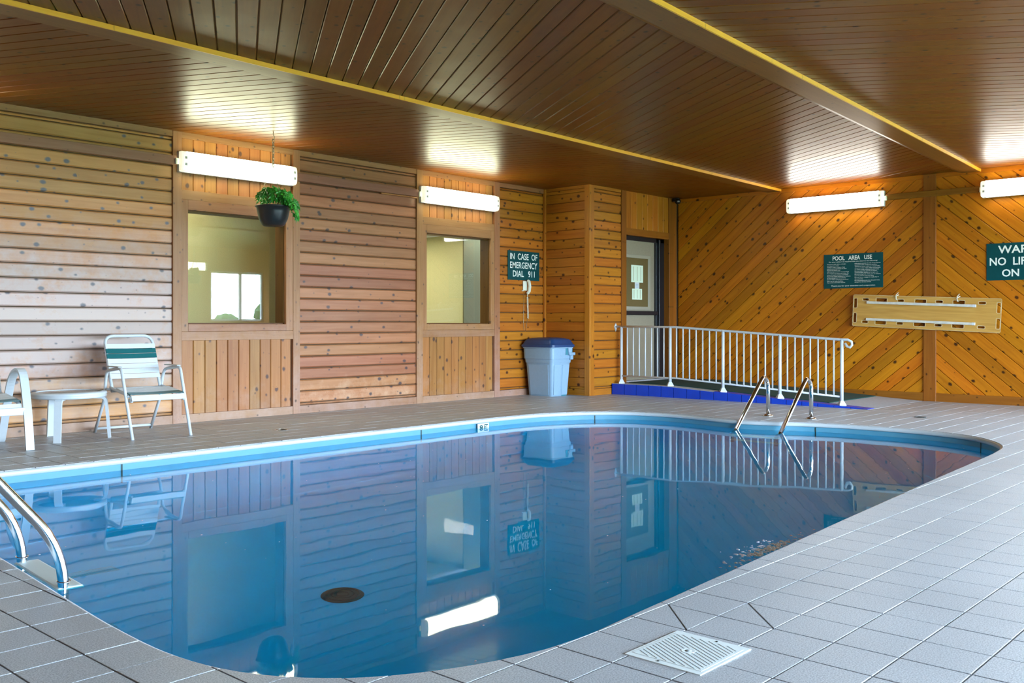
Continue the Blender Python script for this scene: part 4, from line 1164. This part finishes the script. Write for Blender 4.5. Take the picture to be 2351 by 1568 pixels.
def chair_b():
    t = thing('strap_chair', 'white strap armchair with flat band arms cut by the left picture edge', 'chair', (2.80, 8.35, 0), math.radians(-4), 'white strap armchairs')
    for s in (-1, 1):
        X = .265 * s
        pth = fillet([(X, -.44, 0), (X, -.37, .36), (X, -.25, .66), (X, .02, .58), (X, .30, .02), (X, .32, 0)], [0, .2, .24, .24, .1, 0], 8)
        band('leg_frame', pth, .062, .02, 'white_metal', t, (1, 0, 0))
        tube('seat_rail', [(s * .222, -.345, .30), (s * .222, -.33, .352), (s * .222, -.27, .375), (s * .222, .20, .42)], .0145, 'white_metal', t, 8, (1, 0, 0))
    box('stretcher', (-.25, .25, -.385, -.36, .275, .335), 'white_metal', t, 0.004)
    box('stretcher', (-.25, .25, .16, .18, .24, .29), 'white_metal', t, 0.004)
    chair_seat_back(t, ((.15, .395), (.34, .885)), None, .215)
    y = -.33
    strap('seat_strap', .222, (-.345, .315), (-.330, .358), 'white_strap', t)
    for c in ['green_strap', 'green_strap', 'white_strap', 'white_strap', 'white_strap', 'white_strap', 'white_strap']:
        y += .055
        strap('seat_strap', .222, (y - .050, .368 + (y + .275) * .1), (y, .368 + (y + .325) * .1), c, t)
chair_b()
tb = thing('side_table', 'low round white side table between the strap armchairs', 'table', (3.565, 8.43, 0))
lathe('rim', [(.262, .412), (.300, .406), (.306, .390), (.300, .385), (.304, .375), (.300, .362), (.275, .358), (.262, .365)], 'white_metal', tb, 40, ring_shape=True)
lathe('tabletop', [(.0, .406), (.264, .406), (.264, .395), (0, .395)], 'table_glass', tb, 40)
def dirv(a): return Vector((math.cos(a), math.sin(a), 0))
for dd, ll in ((.20, -.27), (-.33, .05), (.09, .30)):
    v = Vector((dd * FW.x + ll * RT.x, dd * FW.y + ll * RT.y, 0)); a = math.atan2(v.y, v.x)
    pth = fillet([dirv(a) * .20 + Vector((0, 0, .358)), dirv(a) * .295 + Vector((0, 0, .358)), dirv(a) * .325 + Vector((0, 0, 0))], [0, .07, 0], 6)
    band('leg', pth, .058, .022, 'white_metal', tb, dirv(a + math.pi / 2))

# ------------------------------------------------------------------ hanging plant
def copy_tree(o, parent=None):
    c = o.copy(); COL.objects.link(c); c.parent = parent
    for ch in list(o.children): copy_tree(ch, c)
    return c
pl = thing('hanging_planter', 'black hanging pot of green ivy on a chain before the window', 'plant', (5.50, 8.235, 1.975), group='hanging ivy pots')
lathe('pot', [(.0, 0), (.095, 0), (.112, .012), (.142, .07), (.158, .14), (.165, .185), (.176, .188), (.178, .200), (.168, .202), (.160, .185), (.0, .17)], 'pot', pl, 30)
lathe('soil', [(0, .178), (.158, .178), (.158, .17), (0, .165)], 'soil', pl, 20)
tube('hook', [(0, 0, .945), (0, 0, .915), (.012, 0, .90), (.014, 0, .88), (.004, 0, .868), (-.008, 0, .875)], .004, 'chain', pl, 6)
V, F = [], []
z = .868; k = 0
while z > .62:
    ax = Vector((1, 0, 0)) if k % 2 == 0 else Vector((0, 1, 0))
    sweep_data([ax * (.011 * math.cos(a)) + Vector((0, 0, z - .016 + .020 * math.sin(a))) for a in [q * math.pi / 6 for q in range(12)]], circle_profile(.0038, 5), None, True, V, F)
    z -= .030; k += 1
fix_normals(mk('chain', V, F, 'chain', pl, True))
for a in (0.4, 2.5, 4.6):
    tube('hanger_wire', [(0, 0, .60), (.05 * math.cos(a), .05 * math.sin(a), .5), (.168 * math.cos(a), .168 * math.sin(a), .195)], .0022, 'chain', pl, 5)
tube('chain_ring', [(.012 * math.cos(q * math.pi / 6), 0, .605 + .014 * math.sin(q * math.pi / 6)) for q in range(12)], .003, 'chain', pl, 5, None, True)
# lobed leaf: five points
ang_r = [(0, 1.0), (22, .55), (45, .80), (70, .42), (98, .62), (140, .35), (180, .22), (220, .35), (262, .62), (290, .42), (315, .80), (338, .55)]
LV = [Vector((0, 0, 0))] + [Vector((math.cos(math.radians(a)) * r, math.sin(math.radians(a)) * r, -.14 * r * r + (.07 if i % 2 else 0))) * .058 for i, (a, r) in enumerate(ang_r)]
LF = [(0, k, k % 12 + 1) for k in range(1, 13)]
leaf_mesh = bpy.data.meshes.new('leaf'); leaf_mesh.from_pydata([tuple(v) for v in LV], [], LF); leaf_mesh.materials.append(M['leaf']); leaf_mesh.update()
rg = random.Random(3)
def add_leaf(p, out, s):
    o = bpy.data.objects.new('leaf', leaf_mesh); link(o, pl)
    nz = (Vector(out) * .7 + Vector((rg.uniform(-.4, .4), rg.uniform(-1.0, -.1), rg.uniform(.1, 1.0)))).normalized()
    xx = (Vector(out) + Vector((0, 0, rg.uniform(-.8, .2)))); xx = (xx - nz * xx.dot(nz)).normalized(); yy = nz.cross(xx)
    o.matrix_local = Matrix.LocRotScale(Vector(p), Matrix((xx, yy, nz)).transposed().to_quaternion(), Vector((s, s, s)))
view_right = Vector((RT.x, RT.y, 0)); view_fw = Vector((FW.x, FW.y, 0))
for k in range(95):
    u = rg.uniform(-1, 1); dpt = rg.uniform(-1, .6)
    hgt = (.235 - .10 * abs(u - .1)) * rg.uniform(.25, 1.0)
    p = view_right * (u * .13) + view_fw * (dpt * .11) + Vector((0, 0, .19 + hgt))
    add_leaf(p, (view_right * u + view_fw * dpt * .6).normalized(), rg.uniform(.75, 1.25))
for k in range(60):
    s = rg.uniform(0, 1)
    p = view_right * (.10 + .15 * s + rg.uniform(-.035, .035)) + view_fw * rg.uniform(-.13, .0) + Vector((0, 0, .33 - .17 * s * s - .06 * s + rg.uniform(-.05, .05)))
    add_leaf(p, (view_right - view_fw * .4).normalized(), rg.uniform(.8, 1.25))
for k in range(26):
    u = rg.uniform(-1, 1); dpt = rg.uniform(-1, .3)
    q = view_right * (u * .12) + view_fw * (dpt * .11)
    tube('stem', [q * .6 + Vector((0, 0, .175)), q * .9 + Vector((0, 0, .23)), q * 1.05 + Vector((0, 0, .26 + rg.uniform(0, .12)))], .0028, 'stem', pl, 4)

pc = copy_tree(pl); pc.location = (12.15, YO + .45, 1.98)
pc['label'] = 'second black pot of ivy behind the camera, seen mirrored in the window'

# ------------------------------------------------------------------ spine board
SBW, SBH = 1.845, .415
sb = thing('spine_board', 'varnished plywood rescue board with hand slots hung on the wall', 'rescue board', (XF - .05, 4.375, 1.135))
TL = Matrix.Rotation(-math.pi / 2, 4, 'Z') @ Matrix.Rotation(math.radians(2.7), 4, 'Y')   # local X right along wall, Z up, -Y out
def sbl(x, y, z): return TL @ Vector((x, y, z))
slots = []
for x0, x1, zz in [(.125, .208, 0), (.305, .449, 1), (.586, .669, 0), (.808, .951, 1), (1.068, 1.156, 0), (1.28, 1.421, 1), (1.582, 1.667, 0)]:
    hh = .044 if zz else .030
    for s in (1, -1):
        slots.append((x0 - SBW / 2, x1 - SBW / 2, s * .150 - hh / 2, s * .150 + hh / 2))
for s in (-1, 1):
    for t in (-1, 1):
        xa, za = s * .895, t * .098
        slots.append((xa - .021, xa + .021, za - .062, za + .062))
def rr(x0, x1, z0, z1, r, n=3):
    pts = []
    for cx, cz, a0 in ((x1 - r, z0 + r, -90), (x1 - r, z1 - r, 0), (x0 + r, z1 - r, 90), (x0 + r, z0 + r, 180)):
        for k in range(n + 1):
            a = math.radians(a0 + 90 * k / n); pts.append((cx + r * math.cos(a), cz + r * math.sin(a)))
    return pts
bm = bmesh.new(); es = []
for loop in [rr(-SBW / 2, SBW / 2, -SBH / 2, SBH / 2, .015)] + [rr(*s, .008) for s in slots]:
    vs = [bm.verts.new((a, -.02, b)) for a, b in loop]
    es += [bm.edges.new((vs[k - 1], vs[k])) for k in range(len(vs))]
bmesh.ops.triangle_fill(bm, use_beauty=True, edges=es)
def in_slot(c): return any(x0 < c.x < x1 and z0 < c.z < z1 for x0, x1, z0, z1 in slots)
bmesh.ops.delete(bm, geom=[f for f in bm.faces if in_slot(f.calc_center_median())], context='FACES')
ex = bmesh.ops.extrude_face_region(bm, geom=bm.faces[:])
for v in ex['geom']:
    if isinstance(v, bmesh.types.BMVert): v.co.y += .019
from_bm('board', bm, 'spine_board', sb, mtx=TL)
def ringpart(name, x0, x1, z0, z1, r, wd, yy):
    A, B = rr(x0, x1, z0, z1, r), rr(x0 - wd, x1 + wd, z0 - wd, z1 + wd, r + wd)
    n = len(A); V = [(a, yy, b) for a, b in A] + [(a, yy, b) for a, b in B] + [(a, -.019, b) for a, b in A] + [(a, -.019, b) for a, b in B]
    F = []
    for k in range(n):
        j = (k + 1) % n
        F += [(k, j, n + j, n + k), (n + k, n + j, 3 * n + j, 3 * n + k), (k, 2 * n + k, 2 * n + j, j)]
    fix_normals(mk(name, V, F, 'pale_wood', sb, mtx=TL))
for s in slots: ringpart('slot_edge', *s, .008, .006, -.0212)
ringpart('board_edge', -SBW / 2, SBW / 2, -SBH / 2, SBH / 2, .015, .004, -.0212)
for s in (1, -1):
    box('runner', (-.735, .60, -.045, -.02, s * .112 - .016, s * .112 + .016), 'runner', sb, 0.002, mtx=TL)
    box('runner_end', (.60, .635, -.046, -.02, s * .112 - .017, s * .112 + .017), 'white_strap', sb, 0.002, mtx=TL)
for x in (-.335, .425):
    hk = thing('board_hook', 'pale rope hook holding up the %s end of the rescue board' % ('left' if x < 0 else 'right'), 'hook', (XF - .05, 4.375 - x, 1.30 - x * .047))
    tube('rope', [(.03, 0, .09), (-.035, .008, .055), (-.036, .006, .0), (.0, 0, .0)], .006, 'cream', hk, 6)
    tube('rope', [(-.03, -.03, .06), (-.036, .0, .045), (-.036, .02, .035)], .005, 'cream', hk, 6)

# ------------------------------------------------------------------ small things on the floor and in the pool
sk = thing('skimmer_lid', 'ivory plastic skimmer lid with diagonal ribs on the near deck', 'lid', (2.518, 1.564, 0))
hx, hy = .148, .132
RIB = math.radians(-118)
box('lid_plate', (-hx, hx, -hy, hy, -.002, .003), 'skimmer', sk, 0.0012, 2)
box('lid_plate', (-hx + .025, hx - .025, -hy + .012, hy - .012, .0028, .0038), 'skimmer', sk, 0.0004)
# ribs run along the view depth in the photograph
rd = Vector((math.cos(RIB), math.sin(RIB), 0)); rn = Vector((rd.y, -rd.x, 0))
lx, ly = hx - .030, hy - .022
for k in range(-12, 13):
    c = rn * (k * .0150)
    ts = []
    for ax, lim in ((0, lx), (1, ly)):
        for s in (-1, 1):
            t_ = (s * lim - c[ax]) / rd[ax]; p = c + rd * t_
            if abs(p.x) <= lx + 1e-6 and abs(p.y) <= ly + 1e-6: ts.append(t_)
    if len(ts) < 2 or max(ts) - min(ts) < .02: continue
    t0, t1 = min(ts), max(ts)
    segs = [(t0, t1)]
    if abs(k * .0150) < .022:
        h_ = math.sqrt(.022 ** 2 - (k * .0150) ** 2); segs = [(t0, -h_), (h_, t1)]
    for a, b in segs:
        if b - a < .01: continue
        Mx = Matrix.Translation(c + rd * ((a + b) / 2) + Vector((0, 0, .0038))) @ Matrix.Rotation(math.atan2(rd.y, rd.x), 4, 'Z')
        bm = bmesh.new(); bm_box(bm, -(b - a) / 2, (b - a) / 2, -.0012, .0012, -.0006, .0006)
        from_bm('rib_groove', bm, 'groove', sk, mtx=Mx)
lathe('finger_hole_rim', [(.0115, .0036), (.021, .0036), (.021, .0046), (.0115, .0042)], 'skimmer', sk, 20, smooth=False, ring_shape=True)
lathe('finger_hole', [(0, .0036), (.0115, .0036), (.0115, .0041), (0, .0040)], 'groove', sk, 16)
for s in (-1, 1): lathe('screw', [(0, .0044), (.004, .0044), (.004, .003), (0, .003)], 'drain_dark', sk, 8, (s * (hx - .014), -s * .02, 0))

for label, (x, y), r in [('small dark round floor drain on the deck before the diagonal board wall', (10.48, 3.646), .062), ('small dark round floor drain on the deck under the plant window', (5.20, 7.65), .062)]:
    t = thing('floor_drain', label, 'drain', (x, y, 0))
    lathe('drain_ring', [(r, -.003), (r, .004), (r * .8, .0045), (r * .8, .002)], 'steel' if x < 6 else 'drain_dark', t, 20, ring_shape=True)
    lathe('drain_grate', [(0, .002), (r * .82, .002), (r * .82, -.002), (0, -.002)], 'drain_dark', t, 20)
md = thing('main_drain', 'dark round drain grate on the pool bottom', 'drain', (3.30, 4.27, PD))
lathe('drain_plate', [(.0, .012), (.07, .014), (.115, .008), (.12, .0)], 'drain_green', md, 28)
for k in range(3): lathe('drain_ring', [(.03 + .03 * k, .012), (.03 + .03 * k, .018), (.036 + .03 * k, .018), (.036 + .03 * k, .010)], 'drain_dark', md, 24, ring_shape=True)

dm = thing('depth_marker', 'white depth marker tile set in the pool wall below the window wall', 'sign', (7.21, 6.962, WZ), 0)
box('marker_tile', (-.085, .085, -.006, .004, -.06, .046), 'white_strap', dm, 0.002)
text_mesh('lettering', '9', 'sign_green', dm, face_mtx(-.035, -.0075, -.022), .05, .052, .03, align='CENTER')
text_mesh('lettering', 'FT', 'sign_green', dm, face_mtx(.038, -.0075, -.022), .055, .056, .025, align='CENTER')

# notices on the door
for label, (x0, x1, z0, z1), nl in [('large pale striped notice at the top of the door lite', (11.64, 11.945, 1.61, 1.865), 3), ('smaller pale striped notice at the bottom of the door lite', (11.665, 11.92, 1.355, 1.515), 3), ('small pale card between the two striped door notices', (11.735, 11.85, 1.50, 1.615), 0)]:
    t = thing('door_notice', label, 'notice', ((x0 + x1) / 2, 8.2065 - (.001 if nl else .0), (z0 + z1) / 2))
    w_, h_ = (x1 - x0) / 2, (z1 - z0) / 2
    box('sheet', (-w_, w_, -.0012, 0, -h_, h_), 'paper' if nl else 'white_strap', t)
    for k in range(nl):
        xx = (-.62 + .62 * k) * w_
        box('printed_line', (xx - .006, xx + .006, -.0018, -.0011, -h_ * .82, h_ * .82), 'paper_line', t)
    if not nl:
        for k in range(3): box('printed_line', (-w_ * .6, w_ * .6, -.0018, -.0011, .02 - k * .022, .026 - k * .022), 'bin_panel', t)

# little dark camera in the ceiling corner over the door
sc_ = thing('security_camera', 'small dark camera in the ceiling corner above the door', 'camera', (12.55, 7.98, H - .02))
box('bracket', (-.02, .02, -.02, .09, -.03, .02), 'black', sc_, 0.003)
lathe('camera_body', [(0, -.075), (.03, -.07), (.045, -.045), (.045, -.02), (.03, 0), (0, 0)], 'black', sc_, 16)
lathe('camera_lens', [(0, -.020), (.018, -.02), (.018, .0), (0, .0)], 'arm_grey', sc_, 12, (-.03, -.03, -.03))

# bubbles where the water inlet breaks the surface
bm = bmesh.new(); rb = random.Random(5)
for k in range(260):
    u, v = rb.gauss(0, .16), abs(rb.gauss(0, .06))
    x = 4.25 + u; y = 2.16 + (x - 4.25) * .06 + v
    r = rb.uniform(.002, .009)
    m4 = Matrix.Translation((x, y, WZ + .0005)) @ Matrix.Rotation(rb.uniform(0, 6.28), 4, 'Z') @ Matrix.Diagonal((r * 1.6, r, r * .5, 1))
    bmesh.ops.create_icosphere(bm, subdivisions=1, radius=1.0, matrix=m4)
M['foam'] = plain('white_foam', (0.88, 0.93, 1.0, 1), 0.5)
fo = from_bm('surface_foam', bm, 'foam', None, True); tag(fo, 'patch of pale bubbles on the water by the right pool edge', 'foam', kind='stuff')
bm = bmesh.new()
for k in range(90):
    while True:
        x, y = rb.uniform(1.8, 9), rb.uniform(2.1, 6.8)
        if inside((x, y), offset_loop(OUT, .1)): break
    r = rb.uniform(.0015, .0045)
    bmesh.ops.create_icosphere(bm, subdivisions=1, radius=1.0, matrix=Matrix.Translation((x, y, WZ + .0004)) @ Matrix.Diagonal((r * 1.4, r, r * .4, 1)))
fo = from_bm('floating_specks', bm, 'coping', None, True); tag(fo, 'tiny white specks scattered over the pool surface', 'specks', kind='stuff')
